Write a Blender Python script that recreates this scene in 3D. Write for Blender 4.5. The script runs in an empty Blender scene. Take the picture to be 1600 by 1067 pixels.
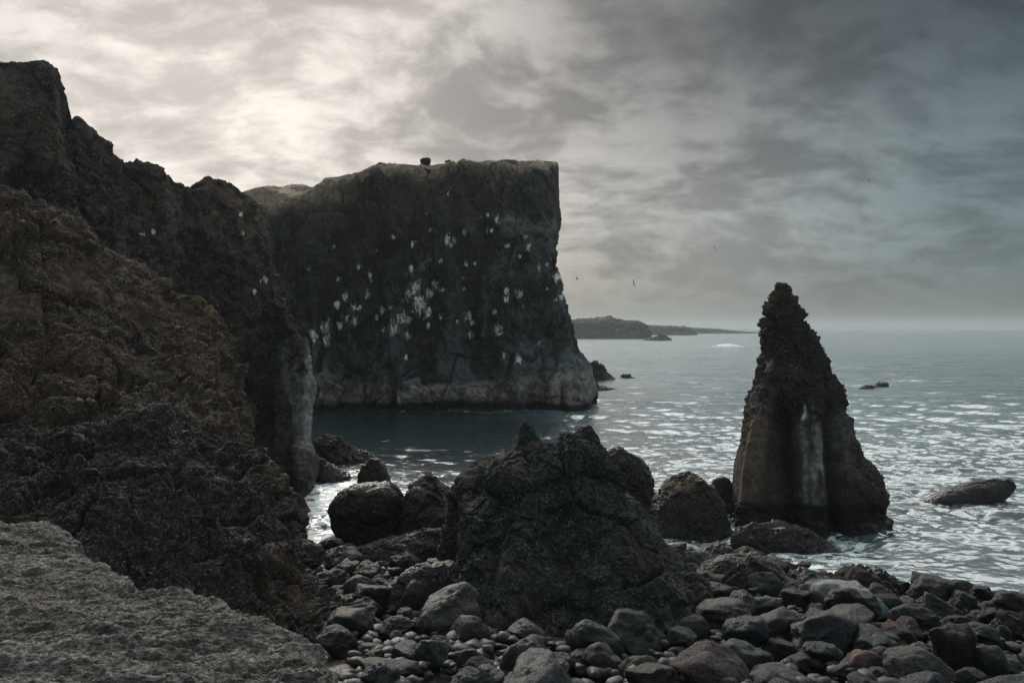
import bpy, bmesh, math, random
import numpy as np
from mathutils import Vector

# ------------------------------------------------------------------ camera, sky, sun
SC = bpy.context.scene
COL = SC.collection
F = 1386.0            # focal length in pixels of the 1600 px wide photograph
EYE = 10.0            # eye height above the sea, metres
cam_d = bpy.data.cameras.new("camera")
cam_d.sensor_width = 36.0
cam_d.lens = F / 1600.0 * 36.0
cam_d.shift_y = -21.5 / 1600.0
cam_d.clip_start = 0.05
cam_d.clip_end = 30000.0
cam = bpy.data.objects.new("camera", cam_d)
cam.location = (0, 0, EYE)
cam.rotation_euler = (math.radians(90), 0, 0)
COL.objects.link(cam)
SC.camera = cam

SUN_AZ = math.radians(-17.0)     # from +Y towards +X
SUN_EL = math.radians(28.0)
SC.view_settings.view_transform = 'Standard'
SC.view_settings.look = 'None'
SC.view_settings.exposure = 0.5
SC.view_settings.gamma = 1.0
SC.view_settings.use_curve_mapping = False
SC.render.engine = 'CYCLES'
SC.cycles.max_bounces = 6
SC.cycles.diffuse_bounces = 2
SC.cycles.glossy_bounces = 2
SC.cycles.volume_bounces = 1
SC.cycles.sample_clamp_indirect = 4.0
SC.cycles.use_denoising = True
SC.cycles.denoising_prefilter = 'FAST'


class NT:
    """small node-tree helper"""
    def __init__(s, tree):
        s.t = tree
        s.t.nodes.clear()

    def n(s, typ, ins=None, **kw):
        nd = s.t.nodes.new(typ)
        for k, v in kw.items():
            setattr(nd, k, v)
        if ins:
            for k, v in ins.items():
                sock = nd.inputs[k]
                if hasattr(v, 'is_output'):
                    s.t.links.new(v, sock)
                elif isinstance(v, bpy.types.Node):
                    s.t.links.new(v.outputs[0], sock)
                else:
                    sock.default_value = v
        return nd

    def math(s, op, a, b=0.0, c=0.0, clamp=False):
        nd = s.n('ShaderNodeMath', {0: a, 1: b, 2: c}, operation=op)
        nd.use_clamp = clamp
        return nd.outputs[0]

    def vmath(s, op, a, b=(0, 0, 0)):
        nd = s.n('ShaderNodeVectorMath', {0: a, 1: b}, operation=op)
        return nd.outputs['Value'] if op in ('DOT_PRODUCT', 'LENGTH') else nd.outputs['Vector']

    def mix(s, f, a, b, blend='MIX'):
        nd = s.t.nodes.new('ShaderNodeMix')
        nd.data_type = 'RGBA'
        nd.blend_type = blend
        nd.clamp_factor = True
        for i, v in ((0, f), (6, a), (7, b)):
            if hasattr(v, 'is_output'):
                s.t.links.new(v, nd.inputs[i])
            else:
                nd.inputs[i].default_value = v if i == 0 else (tuple(v) + (1.0,) if len(v) == 3 else v)
        return nd.outputs[2]

    def mapr(s, v, a, b, c=0.0, d=1.0, smooth=True):
        nd = s.n('ShaderNodeMapRange', {'Value': v, 'From Min': a, 'From Max': b, 'To Min': c, 'To Max': d})
        nd.interpolation_type = 'SMOOTHSTEP' if smooth else 'LINEAR'
        return nd.outputs[0]

    def noise(s, vec, scale, detail=6.0, rough=0.55, dist=0.0, **kw):
        nd = s.n('ShaderNodeTexNoise', {'Vector': vec, 'Scale': scale, 'Detail': detail, 'Roughness': rough,
                                        'Distortion': dist})
        for k, v in kw.items():
            setattr(nd, k, v)
        return nd.outputs[0]


def build_world():
    w = bpy.data.worlds.new("World")
    SC.world = w
    w.use_nodes = True
    T = NT(w.node_tree)
    d = T.n('ShaderNodeTexCoord').outputs['Generated']
    nrm = T.vmath('NORMALIZE', d)
    sep = T.n('ShaderNodeSeparateXYZ', {0: nrm})
    x, y, z = sep.outputs
    # blue-sky base behind the cloud layer
    sky = T.n('ShaderNodeTexSky', sky_type='NISHITA')
    sky.sun_disc = False
    sky.sun_elevation = SUN_EL
    sky.sun_rotation = SUN_AZ
    sky_c = T.vmath('MULTIPLY', sky.outputs[0], (0.08, 0.08, 0.08))
    # cloud sheet: direction projected on a layer
    zz = T.math('ADD', T.math('MAXIMUM', z, 0.0), 0.36)
    u = T.math('DIVIDE', x, zz)
    v = T.math('DIVIDE', y, zz)
    P = T.n('ShaderNodeCombineXYZ', {0: u, 1: v, 2: 0.0}).outputs[0]
    warp = T.n('ShaderNodeTexNoise', {'Vector': P, 'Scale': 2.2, 'Detail': 4.0})
    Pw = T.vmath('ADD', P, T.vmath('MULTIPLY', T.vmath('SUBTRACT', warp.outputs['Color'], (0.5, 0.5, 0.5)),
                                   (0.26, 0.22, 0.0)))
    n1 = T.noise(T.vmath('MULTIPLY', Pw, (0.9, 1.0, 1.0)), 3.4, 8.0, 0.56)
    n2 = T.noise(T.vmath('MULTIPLY', Pw, (0.9, 1.1, 1.0)), 10.0, 6.0, 0.56)
    n3 = T.noise(T.vmath('ADD', P, (7.3, 2.1, 0.0)), 0.75, 4.0, 0.5)
    cl = T.math('ADD', T.math('MULTIPLY', n1, 0.58), T.math('MULTIPLY', n2, 0.42))
    cl = T.mapr(cl, 0.405, 0.595)                       # 0 thick dark cloud .. 1 thin bright cloud
    big = T.mapr(n3, 0.33, 0.67)
    # glow of the hidden sun
    GA, GE = math.radians(-17.0), math.radians(11.5)
    sd = (math.sin(GA) * math.cos(GE), math.cos(GA) * math.cos(GE), math.sin(GE))
    dt = T.math('MAXIMUM', T.vmath('DOT_PRODUCT', nrm, sd), 0.0)
    g1 = T.math('POWER', dt, 45.0)
    g2 = T.math('POWER', dt, 7.2)
    # away from the sun the cloud turns dark and teal
    right = T.mapr(x, -0.05, 0.45)
    dark = T.mix(big, (0.064, 0.102, 0.116), (0.104, 0.152, 0.168))
    base = T.mix(right, (0.165, 0.165, 0.16), dark)
    gl = T.math('ADD', T.math('MULTIPLY', g1, 0.08), T.math('MULTIPLY', g2, 0.46))
    glow_v = T.n('ShaderNodeVectorMath', {0: (1.03, 0.915, 0.815)}, operation='SCALE')
    T.t.links.new(gl, glow_v.inputs['Scale'])
    col = T.vmath('ADD', base, glow_v.outputs[0])
    # a heavier bank of cloud hangs over the upper right
    bank = T.math('MULTIPLY', T.mapr(z, 0.13, 0.34), T.mapr(x, -0.16, 0.34))
    bank = T.math('SUBTRACT', 1.0, T.math('MULTIPLY', bank, 0.76))
    cs = T.n('ShaderNodeVectorMath', {0: col}, operation='SCALE')
    T.t.links.new(bank, cs.inputs['Scale'])
    col = cs.outputs[0]
    hz = T.n('ShaderNodeVectorMath', {0: col}, operation='SCALE')
    T.t.links.new(T.mapr(z, -0.02, 0.13, 0.42, 0.73), hz.inputs['Scale'])
    col = hz.outputs[0]
    # cloud modulation, softer close to the horizon
    amp = T.mapr(z, 0.0, 0.09, 0.25, 1.0)
    bf = T.math('ADD', T.math('MULTIPLY', cl, 0.66), T.math('MULTIPLY', big, 0.30))
    bf = T.math('ADD', bf, 0.54)
    bf = T.math('ADD', 1.0, T.math('MULTIPLY', T.math('SUBTRACT', bf, 1.0), amp))
    sc = T.n('ShaderNodeVectorMath', {0: col}, operation='SCALE')
    T.t.links.new(bf, sc.inputs['Scale'])
    # a little clear sky shining through
    fin = T.mix(0.05, sc.outputs[0], sky_c)
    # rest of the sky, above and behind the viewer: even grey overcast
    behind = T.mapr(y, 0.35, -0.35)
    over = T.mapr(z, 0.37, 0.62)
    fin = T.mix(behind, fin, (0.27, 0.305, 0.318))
    # a made-up bright gap in the cloud, added above the frame to light sea and rocks; duller towards the zenith
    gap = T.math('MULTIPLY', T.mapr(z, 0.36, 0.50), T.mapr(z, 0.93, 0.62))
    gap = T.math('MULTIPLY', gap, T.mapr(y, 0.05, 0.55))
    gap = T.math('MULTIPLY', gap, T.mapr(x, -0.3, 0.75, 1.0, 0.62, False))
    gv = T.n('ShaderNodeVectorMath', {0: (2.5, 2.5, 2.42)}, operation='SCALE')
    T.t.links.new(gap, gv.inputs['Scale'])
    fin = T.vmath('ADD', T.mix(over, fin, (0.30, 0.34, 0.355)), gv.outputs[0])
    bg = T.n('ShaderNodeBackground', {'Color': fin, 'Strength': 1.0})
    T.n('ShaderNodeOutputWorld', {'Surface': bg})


def build_sun():
    L = bpy.data.lights.new("sun", 'SUN')
    L.energy = 1.6
    L.angle = math.radians(10)
    L.color = (1.0, 0.90, 0.78)
    o = bpy.data.objects.new("sun", L)
    dirv = Vector((math.sin(SUN_AZ) * math.cos(SUN_EL), math.cos(SUN_AZ) * math.cos(SUN_EL), math.sin(SUN_EL)))
    o.rotation_euler = dirv.to_track_quat('Z', 'Y').to_euler()
    o.location = dirv * 200
    COL.objects.link(o)


build_world()
build_sun()

# ------------------------------------------------------------------ helpers


def W(px, py, D):
    """world point at distance D along the ray of photograph pixel (px, py)"""
    return np.array([(px - 800.0) / F * D, D, EYE + (512.0 - py) / F * D])


def to_px(P):
    D = np.maximum(P[:, 1], 0.1)
    return 800 + P[:, 0] / D * F, 512 - (P[:, 2] - EYE) / D * F


def _h(ix, iy, iz, seed):
    h = (ix * np.uint32(374761393) + iy * np.uint32(668265263) + iz * np.uint32(2246822519)
         + np.uint32((seed * 3266489917) & 0xffffffff))
    h ^= h >> np.uint32(13)
    h *= np.uint32(1274126177)
    h ^= h >> np.uint32(16)
    h *= np.uint32(2654435761)
    h ^= h >> np.uint32(15)
    return h


def perlin(P, seed=0):
    P = P.astype(np.float32)
    Fl = np.floor(P)
    fr = P - Fl
    I = Fl.astype(np.int32).view(np.uint32)
    u = fr * fr * fr * (fr * (fr * 6 - 15) + 10)
    out = np.zeros(len(P), np.float32)
    for dx in (0, 1):
        wx = u[:, 0] if dx else 1 - u[:, 0]
        for dy in (0, 1):
            wy = u[:, 1] if dy else 1 - u[:, 1]
            for dz in (0, 1):
                wz = u[:, 2] if dz else 1 - u[:, 2]
                h = _h(I[:, 0] + np.uint32(dx), I[:, 1] + np.uint32(dy), I[:, 2] + np.uint32(dz), seed)
                g = ((h & np.uint32(1023)).astype(np.float32) * (2 / 1023.) - 1) * (fr[:, 0] - dx)
                g += (((h >> np.uint32(10)) & np.uint32(1023)).astype(np.float32) * (2 / 1023.) - 1) * (fr[:, 1] - dy)
                g += (((h >> np.uint32(20)) & np.uint32(1023)).astype(np.float32) * (2 / 1023.) - 1) * (fr[:, 2] - dz)
                out += wx * wy * wz * g
    return out * 1.4


def fbm(P, octv=5, seed=0, gain=0.5, lac=2.03):
    a, s, out = 1.0, 0.0, 0.0
    Q = np.asarray(P, np.float32)
    for o in range(octv):
        out = out + a * perlin(Q, seed + o * 17)
        s += a
        a *= gain
        Q = Q * lac + 3.7
    return out / s * 1.6


def ridged(P, octv=5, seed=0, gain=0.55, lac=2.1):
    a, s, out, prev = 1.0, 0.0, 0.0, 1.0
    Q = np.asarray(P, np.float32)
    for o in range(octv):
        r = 1 - np.minimum(np.abs(perlin(Q, seed + o * 13)) * 1.8, 1)
        r = r * r
        out = out + a * r * prev
        prev = np.clip(r * 1.6, 0, 1)
        s += a
        a *= gain
        Q = Q * lac + 1.3
    return out / s


def worley(P, seed=0):
    """distance to the nearest and second cell, cell id, and a tilted plane per cell"""
    P = np.asarray(P, np.float32)
    Fl = np.floor(P)
    fr = P - Fl
    I = Fl.astype(np.int32).view(np.uint32)
    f1 = np.full(len(P), 9.0, np.float32)
    f2 = f1.copy()
    hh = np.zeros(len(P), np.uint32)
    va, vb, vc = (np.zeros(len(P), np.float32) for _ in range(3))
    for dx in (-1, 0, 1):
        for dy in (-1, 0, 1):
            for dz in (-1, 0, 1):
                h = _h(I[:, 0] + np.uint32(dx & 0xffffffff), I[:, 1] + np.uint32(dy & 0xffffffff),
                       I[:, 2] + np.uint32(dz & 0xffffffff), seed)
                a = (h & np.uint32(1023)).astype(np.float32) / 1023. + dx - fr[:, 0]
                b = ((h >> np.uint32(10)) & np.uint32(1023)).astype(np.float32) / 1023. + dy - fr[:, 1]
                c = ((h >> np.uint32(20)) & np.uint32(1023)).astype(np.float32) / 1023. + dz - fr[:, 2]
                d = a * a + b * b + c * c
                m = d < f1
                f2 = np.where(m, f1, np.minimum(f2, d))
                hh = np.where(m, h, hh)
                va = np.where(m, a, va)
                vb = np.where(m, b, vb)
                vc = np.where(m, c, vc)
                f1 = np.where(m, d, f1)
    h2 = hh * np.uint32(2654435761)
    h2 ^= h2 >> np.uint32(15)
    h2 *= np.uint32(1274126177)
    h2 ^= h2 >> np.uint32(16)
    k = np.float32(2 / 1023.)
    pl = va * ((h2 & np.uint32(1023)).astype(np.float32) * k - 1)
    pl += vb * (((h2 >> np.uint32(10)) & np.uint32(1023)).astype(np.float32) * k - 1)
    pl += vc * (((h2 >> np.uint32(20)) & np.uint32(1023)).astype(np.float32) * k - 1)
    return np.sqrt(f1), np.sqrt(f2), (hh & np.uint32(65535)).astype(np.float32) / 65535., pl


def sstep(a, b, x):
    t = np.clip((x - a) / (b - a), 0, 1)
    return t * t * (3 - 2 * t)


def cr(P, n, weights=None):
    """resample axis 0 of a control net to n points: Catmull-Rom, even chord length (times weights)"""
    M = P.shape[0]
    seg = np.linalg.norm(np.diff(P, axis=0), axis=-1).reshape(M - 1, -1).mean(1)
    if weights is not None:
        seg = seg * np.asarray(weights)
    cum = np.concatenate([[0], np.cumsum(seg)])
    t = np.linspace(0, cum[-1], n)
    i = np.clip(np.searchsorted(cum, t, 'right') - 1, 0, M - 2)
    f = (t - cum[i]) / np.maximum(seg[i], 1e-9)
    E = np.concatenate([[2 * P[0] - P[1]], P, [2 * P[-1] - P[-2]]])
    p0, p1, p2, p3 = E[i], E[i + 1], E[i + 2], E[i + 3]
    f = f.reshape((-1,) + (1,) * (P.ndim - 1))
    return 0.5 * (2 * p1 + (p2 - p0) * f + (2 * p0 - 5 * p1 + 4 * p2 - p3) * f ** 2
                  + (3 * p1 - p0 - 3 * p2 + p3) * f ** 3)


def grid_normals(G, closed=False):
    if closed:
        du = np.roll(G, -1, 1) - np.roll(G, 1, 1)
    else:
        du = np.gradient(G, axis=1)
    dv = np.gradient(G, axis=0)
    N = np.cross(du, dv)
    N /= np.maximum(np.linalg.norm(N, axis=-1, keepdims=True), 1e-9)
    return N


def grid_mesh(name, G, mat, closed=False, flip=False, paint=None, smooth=True, extra=None, caps=False):
    R, Cn = G.shape[:2]
    idx = np.arange(R * Cn).reshape(R, Cn)
    if closed:
        nx = np.roll(idx, -1, 1)
        a, b, c, d = idx[:-1], nx[:-1], nx[1:], idx[1:]
    else:
        a, b, c, d = idx[:-1, :-1], idx[:-1, 1:], idx[1:, 1:], idx[1:, :-1]
    q = np.stack([a, b, c, d], -1).reshape(-1, 4)
    if flip:
        q = q[:, ::-1]
    V = G.reshape(-1, 3)
    return raw_mesh(name, V, q, mat, paint, smooth, extra)


def raw_mesh(name, V, q, mat, paint=None, smooth=True, extra=None):
    me = bpy.data.meshes.new(name)
    V = np.ascontiguousarray(V, np.float32)
    q = np.ascontiguousarray(q, np.int32)
    k = q.shape[1]
    me.vertices.add(len(V))
    me.vertices.foreach_set('co', V.ravel())
    me.loops.add(q.size)
    me.loops.foreach_set('vertex_index', q.ravel())
    me.polygons.add(len(q))
    me.polygons.foreach_set('loop_start', np.arange(0, q.size, k, dtype=np.int32))
    me.polygons.foreach_set('loop_total', np.full(len(q), k, np.int32))
    me.update(calc_edges=True)
    me.polygons.foreach_set('use_smooth', np.full(len(q), smooth, bool))
    if paint is not None:
        at = me.attributes.new('paint', 'FLOAT_COLOR', 'POINT')
        at.data.foreach_set('color', np.ascontiguousarray(paint, np.float32).ravel())
    for nm, arr in (extra or {}).items():
        at = me.attributes.new(nm, 'FLOAT', 'POINT')
        at.data.foreach_set('value', np.ascontiguousarray(arr, np.float32).ravel())
    if mat:
        me.materials.append(mat)
    o = bpy.data.objects.new(name, me)
    COL.objects.link(o)
    return o


def tag(o, label, cat, group=None, kind=None):
    if label:
        o['label'] = label
    if cat:
        o['category'] = cat
    if group:
        o['group'] = group
    if kind:
        o['kind'] = kind
    return o


# ------------------------------------------------------------------ materials


def rock_mat(name, dark, mid, light, rust=(0.09, 0.05, 0.03), rust_amt=0.3, scale=1.0, bump=0.5, bump_d=0.08,
             rough=0.85, wet=1.2, spec=0.13, obj_space=False, streak=False, stretch=(1, 1, 1), guano=False,
             light_amt=0.5, rust_scale=0.25, speck=0.75, speck_col=(0.26, 0.255, 0.24), k=0.5):
    dark, mid, light, rust = [tuple(q * k for q in c_) for c_ in (dark, mid, light, rust)]
    m = bpy.data.materials.new(name)
    m.use_nodes = True
    T = NT(m.node_tree)
    geo = T.n('ShaderNodeNewGeometry')
    pos = geo.outputs['Position']
    if obj_space:
        oi = T.n('ShaderNodeObjectInfo')
        tc = T.n('ShaderNodeTexCoord').outputs['Object']
        off = T.n('ShaderNodeCombineXYZ', {0: T.math('MULTIPLY', oi.outputs['Random'], 91.0),
                                           1: T.math('MULTIPLY', oi.outputs['Random'], 37.0), 2: 0.0})
        p = T.vmath('ADD', tc, off.outputs[0])
    else:
        p = pos
    p = T.vmath('MULTIPLY', p, stretch)
    nA = T.noise(p, 0.55 * scale, 8.0, 0.6)
    nB = T.noise(p, 3.1 * scale, 10.0, 0.65)
    nC = T.noise(T.vmath('ADD', p, (11.0, 5.0, 3.0)), rust_scale * scale, 6.0, 0.62, 0.6)
    nD = T.noise(T.vmath('ADD', p, (1.0, 9.0, 4.0)), 14.0 * scale, 6.0, 0.7)
    c = T.mix(T.mapr(nA, 0.35, 0.65), dark, mid)
    c = T.mix(T.math('MULTIPLY', T.mapr(nB, 0.52, 0.72), light_amt), c, light)
    rr = T.math('MULTIPLY', T.mapr(T.math('ADD', T.math('MULTIPLY', nC, 0.7), T.math('MULTIPLY', nB, 0.3)), 0.45, 0.66),
                rust_amt)
    c = T.mix(rr, c, rust)
    # fine pits and grains of the stone itself
    c = T.mix(T.mapr(nD, 0.40, 0.62, 0.0, 1.0), T.mix(1.0, c, (0.44, 0.46, 0.49), 'MULTIPLY'),
              T.mix(1.0, c, (1.95, 1.9, 1.83), 'MULTIPLY'))
    nS = T.noise(T.vmath('ADD', p, (3.0, 2.0, 8.0)), 7.5 * scale, 3.0, 0.6)
    nS2 = T.noise(p, 0.8 * scale, 3.0, 0.6)
    sp = T.mapr(T.math('ADD', nS, T.math('MULTIPLY', nS2, 0.25)), 0.69, 0.78)
    c = T.mix(T.math('MULTIPLY', sp, speck), c, speck_col)
    if obj_space:
        v = T.mapr(oi.outputs['Random'], 0.0, 1.0, 0.4, 1.55, False)
        vs = T.n('ShaderNodeVectorMath', {0: c}, operation='SCALE')
        T.t.links.new(v, vs.inputs['Scale'])
        c = vs.outputs[0]
    at = T.n('ShaderNodeAttribute', attribute_name='paint')
    fac = at.outputs['Alpha']
    pf = T.math('MULTIPLY', fac, T.mapr(nB, 0.25, 0.6, 0.55, 1.0))
    c = T.mix(pf, c, T.mix(0.7, at.outputs['Color'], T.mix(T.mapr(nB, 0.3, 0.7), (0.45, 0.45, 0.45), (1.35, 1.35, 1.35)),
                           'MULTIPLY'))
    if guano:
        ga = T.n('ShaderNodeAttribute', attribute_name='guano').outputs['Fac']
        gp = T.vmath('MULTIPLY', pos, (1.0, 1.0, 0.26))
        gn = T.noise(gp, 2.6, 7.0, 0.72, 0.5)
        gm = T.mapr(T.math('ADD', gn, T.math('MULTIPLY', T.math('SUBTRACT', ga, 1.0), 0.26)), 0.425, 0.465)
        gm = T.math('MULTIPLY', gm, T.mapr(ga, 0.02, 0.15))
        c = T.mix(gm, c, (0.78, 0.80, 0.78))
    # wet band above the waterline
    z = T.n('ShaderNodeSeparateXYZ', {0: pos}).outputs[2]
    zn = T.math('ADD', z, T.math('MULTIPLY', T.math('SUBTRACT', nA, 0.5), -wet * 1.2))
    wf = T.mapr(zn, wet, wet * 0.55, 0.0, 1.0)
    c = T.mix(wf, c, T.mix(1.0, c, (0.30, 0.30, 0.31), 'MULTIPLY'))
    rg = T.math('SUBTRACT', rough, T.math('MULTIPLY', wf, rough - 0.38))
    h = T.math('ADD', T.math('MULTIPLY', nB, 0.65), T.math('MULTIPLY', nD, 0.34))
    vor = T.n('ShaderNodeTexVoronoi', {'Vector': T.vmath('ADD', p, T.vmath('MULTIPLY', T.n('ShaderNodeTexNoise', {'Vector': p, 'Scale': 2.0 * scale}).outputs['Color'], (0.5, 0.5, 0.5))),
                                       'Scale': 2.3 * scale}, feature='DISTANCE_TO_EDGE')
    crk = T.mapr(vor.outputs['Distance'], 0.0, 0.07, -0.22, 0.0)
    h = T.math('ADD', h, crk)
    bp = T.n('ShaderNodeBump', {'Height': h, 'Strength': bump, 'Distance': bump_d})
    bs = T.n('ShaderNodeBsdfPrincipled', {'Base Color': c, 'Roughness': rg, 'Normal': bp.outputs[0],
                                          'Specular IOR Level': T.math('ADD', spec, T.math('MULTIPLY', wf, 0.25))})
    T.n('ShaderNodeOutputMaterial', {'Surface': bs})
    return m


M_CLIFF = rock_mat("cliff_rock", (0.024, 0.028, 0.031), (0.044, 0.048, 0.051), (0.105, 0.108, 0.107),
                   rust=(0.085, 0.062, 0.035), rust_amt=0.35, scale=0.5, bump=0.9, bump_d=0.5, wet=0.9, guano=True,
                   stretch=(1, 1, 0.8), k=0.72, speck=0.25, spec=0.06)
M_RIDGE = rock_mat("ridge_rock", (0.026, 0.025, 0.025), (0.055, 0.049, 0.044), (0.13, 0.12, 0.11),
                   rust=(0.12, 0.078, 0.045), rust_amt=0.45, scale=0.9, bump=0.9, bump_d=0.3, wet=1.6, guano=True, speck=0.3, k=0.72)
M_SLOPE = rock_mat("slope_rock", k=0.62, speck=0.4, dark= (0.034, 0.027, 0.023), mid=(0.082, 0.060, 0.045), light=(0.15, 0.128, 0.11),
                   rust=(0.12, 0.072, 0.043), rust_amt=0.55, scale=1.2, bump=0.9, bump_d=0.10, wet=0.3,
                   stretch=(1, 1, 1.8))
M_LAVA = rock_mat("dark_lava", speck=0.35, dark=(0.022, 0.022, 0.023), mid=(0.045, 0.043, 0.042), light=(0.11, 0.105, 0.10),
                  rust=(0.12, 0.068, 0.042), rust_amt=0.32, scale=1.5, bump=0.9, bump_d=0.07, wet=0.3,
                  stretch=(1, 1, 1.4))
M_LEDGE = rock_mat("ledge_rock", (0.085, 0.080, 0.074), (0.21, 0.200, 0.185), (0.36, 0.345, 0.32),
                   rust=(0.24, 0.19, 0.145), rust_amt=0.15, scale=4.0, bump=1.0, bump_d=0.06, wet=0.0,
                   stretch=(0.55, 1.0, 2.4), rust_scale=0.2, k=0.78)
M_MOUND = rock_mat("mound_rock", (0.021, 0.027, 0.029), (0.045, 0.054, 0.055), (0.115, 0.122, 0.118),
                   rust=(0.12, 0.085, 0.06), rust_amt=0.25, scale=1.6, bump=0.9, bump_d=0.06, wet=0.6, speck=0.25)
M_STACK = rock_mat("stack_rock", (0.028, 0.027, 0.026), (0.055, 0.050, 0.045), (0.12, 0.11, 0.10),
                   rust=(0.085, 0.06, 0.042), rust_amt=0.4, scale=1.1, bump=0.9, bump_d=0.08, wet=1.0, speck=0.15, k=0.58)
M_SEAROCK = rock_mat("wet_sea_rock", (0.018, 0.016, 0.016), (0.034, 0.029, 0.027), (0.10, 0.085, 0.075),
                     rust=(0.075, 0.042, 0.028), rust_amt=0.4, scale=1.6, bump=0.9, bump_d=0.06, wet=1.2, rough=0.5, k=0.45, spec=0.25, speck=0.25)
M_BOULDER = rock_mat("grey_boulder", (0.030, 0.043, 0.050), (0.055, 0.073, 0.082), (0.110, 0.130, 0.138),
                     rust=(0.10, 0.09, 0.085), rust_amt=0.25, scale=1.6, bump=0.8, bump_d=0.06, wet=0.55, rough=0.5, spec=0.15,
                     obj_space=True, light_amt=0.35, speck=0.08, k=0.27)
M_BOULDER_D = rock_mat("dark_boulder", (0.018, 0.021, 0.023), (0.036, 0.039, 0.041), (0.095, 0.098, 0.098),
                       rust=(0.07, 0.05, 0.042), rust_amt=0.3, scale=1.6, bump=0.7, bump_d=0.06, wet=0.6, rough=0.55,
                       obj_space=True, light_amt=0.4, speck=0.12, k=0.36, spec=0.15)
M_BOULDER_L = rock_mat("pale_boulder", (0.075, 0.08, 0.078), (0.125, 0.13, 0.125), (0.21, 0.21, 0.20),
                       rust=(0.17, 0.14, 0.12), rust_amt=0.35, scale=1.6, bump=0.8, bump_d=0.07, wet=0.4, rough=0.75,
                       obj_space=True, light_amt=0.4, speck=0.08, k=0.40)
M_BOULDER_P = rock_mat("reddish_boulder", (0.055, 0.045, 0.045), (0.092, 0.074, 0.072), (0.16, 0.135, 0.132),
                       rust=(0.16, 0.10, 0.095), rust_amt=0.4, scale=1.4, bump=0.8, bump_d=0.07, wet=0.3, rough=0.75,
                       obj_space=True, light_amt=0.4, speck=0.1, k=0.36)
M_COBBLE = rock_mat("cobble_stone", (0.020, 0.024, 0.026), (0.040, 0.045, 0.048), (0.10, 0.105, 0.105),
                    rust=(0.07, 0.055, 0.05), rust_amt=0.3, scale=2.5, bump=0.5, bump_d=0.03, wet=0.5, rough=0.55, spec=0.25,
                    speck=0.1, k=0.32)
M_FAR = rock_mat("far_rock", (0.045, 0.05, 0.05), (0.075, 0.08, 0.078), (0.12, 0.12, 0.115),
                 rust=(0.12, 0.105, 0.08), rust_amt=0.3, scale=0.08, bump=0.6, bump_d=2.0, wet=2.0)


def simple_mat(name, col, rough=0.8):
    m = bpy.data.materials.new(name)
    m.use_nodes = True
    T = NT(m.node_tree)
    p = T.n('ShaderNodeTexCoord').outputs['Object']
    n = T.noise(p, 9.0, 4.0)
    c = T.mix(n, tuple(v * 0.7 for v in col), tuple(v * 1.3 for v in col))
    bs = T.n('ShaderNodeBsdfPrincipled', {'Base Color': c, 'Roughness': rough})
    T.n('ShaderNodeOutputMaterial', {'Surface': bs})
    return m


def water_mat():
    m = bpy.data.materials.new("sea_water")
    m.use_nodes = True
    T = NT(m.node_tree)
    pos = T.n('ShaderNodeNewGeometry').outputs['Position']
    foam_a = T.n('ShaderNodeAttribute', attribute_name='foam').outputs['Fac']
    n1 = T.noise(T.vmath('MULTIPLY', pos, (0.6, 1.0, 1.0)), 1.7, 4.0, 0.6, 0.4)
    n2 = T.noise(T.vmath('MULTIPLY', pos, (0.45, 1.0, 1.0)), 0.30, 5.0, 0.6, 0.4)
    n3 = T.noise(T.vmath('MULTIPLY', pos, (0.4, 1.0, 1.0)), 0.085, 5.0, 0.62, 0.4)
    h = T.math('ADD', T.math('MULTIPLY', n1, 0.16), T.math('MULTIPLY', n2, 0.7))
    h = T.math('ADD', h, T.math('MULTIPLY', n3, T.mapr(T.vmath('LENGTH', pos), 90.0, 260.0, 0.0, 2.6)))
    bp = T.n('ShaderNodeBump', {'Height': h, 'Strength': 0.5, 'Distance': 0.5})
    fn = T.noise(T.vmath('MULTIPLY', pos, (0.8, 1.1, 1.0)), 1.3, 9.0, 0.72, 0.8)
    f = T.mapr(T.math('ADD', fn, T.math('MULTIPLY', T.math('SUBTRACT', foam_a, 1.0), 0.26)), 0.40, 0.52)
    f = T.math('MULTIPLY', f, T.mapr(foam_a, 0.0, 0.12))
    sheen = T.n('ShaderNodeAttribute', attribute_name='pale_sheen').outputs['Fac']  # mask for the pale base colour standing in for sky sheen
    wc = T.mix(T.math('MULTIPLY', sheen, T.mapr(T.math('ADD', T.math('MULTIPLY', n2, 0.6), T.math('MULTIPLY', n1, 0.4)), 0.36, 0.60, 0.25, 1.0)),
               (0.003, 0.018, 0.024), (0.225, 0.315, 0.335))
    rg = T.mapr(T.vmath('LENGTH', pos), 70.0, 600.0, 0.20, 0.26)
    wat = T.n('ShaderNodeBsdfPrincipled', {'Base Color': wc, 'Roughness': rg, 'IOR': 2.2,
                                           'Normal': bp.outputs[0]})
    fo = T.n('ShaderNodeBsdfPrincipled', {'Base Color': (0.72, 0.78, 0.78, 1), 'Roughness': 0.7})
    mx = T.n('ShaderNodeMixShader', {0: f, 1: wat.outputs[0], 2: fo.outputs[0]})
    T.n('ShaderNodeOutputMaterial', {'Surface': mx})
    return m


# ------------------------------------------------------------------ rock builders


def fissures(P, f, seed, w=0.035):
    """1 along thin wandering cracks about 1/f metres apart"""
    a = np.exp(-(fbm(P * f, 4, seed) / w) ** 2)
    return a * sstep(-0.15, 0.25, fbm(P * f * 0.6 + 31, 2, seed + 3))


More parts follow.
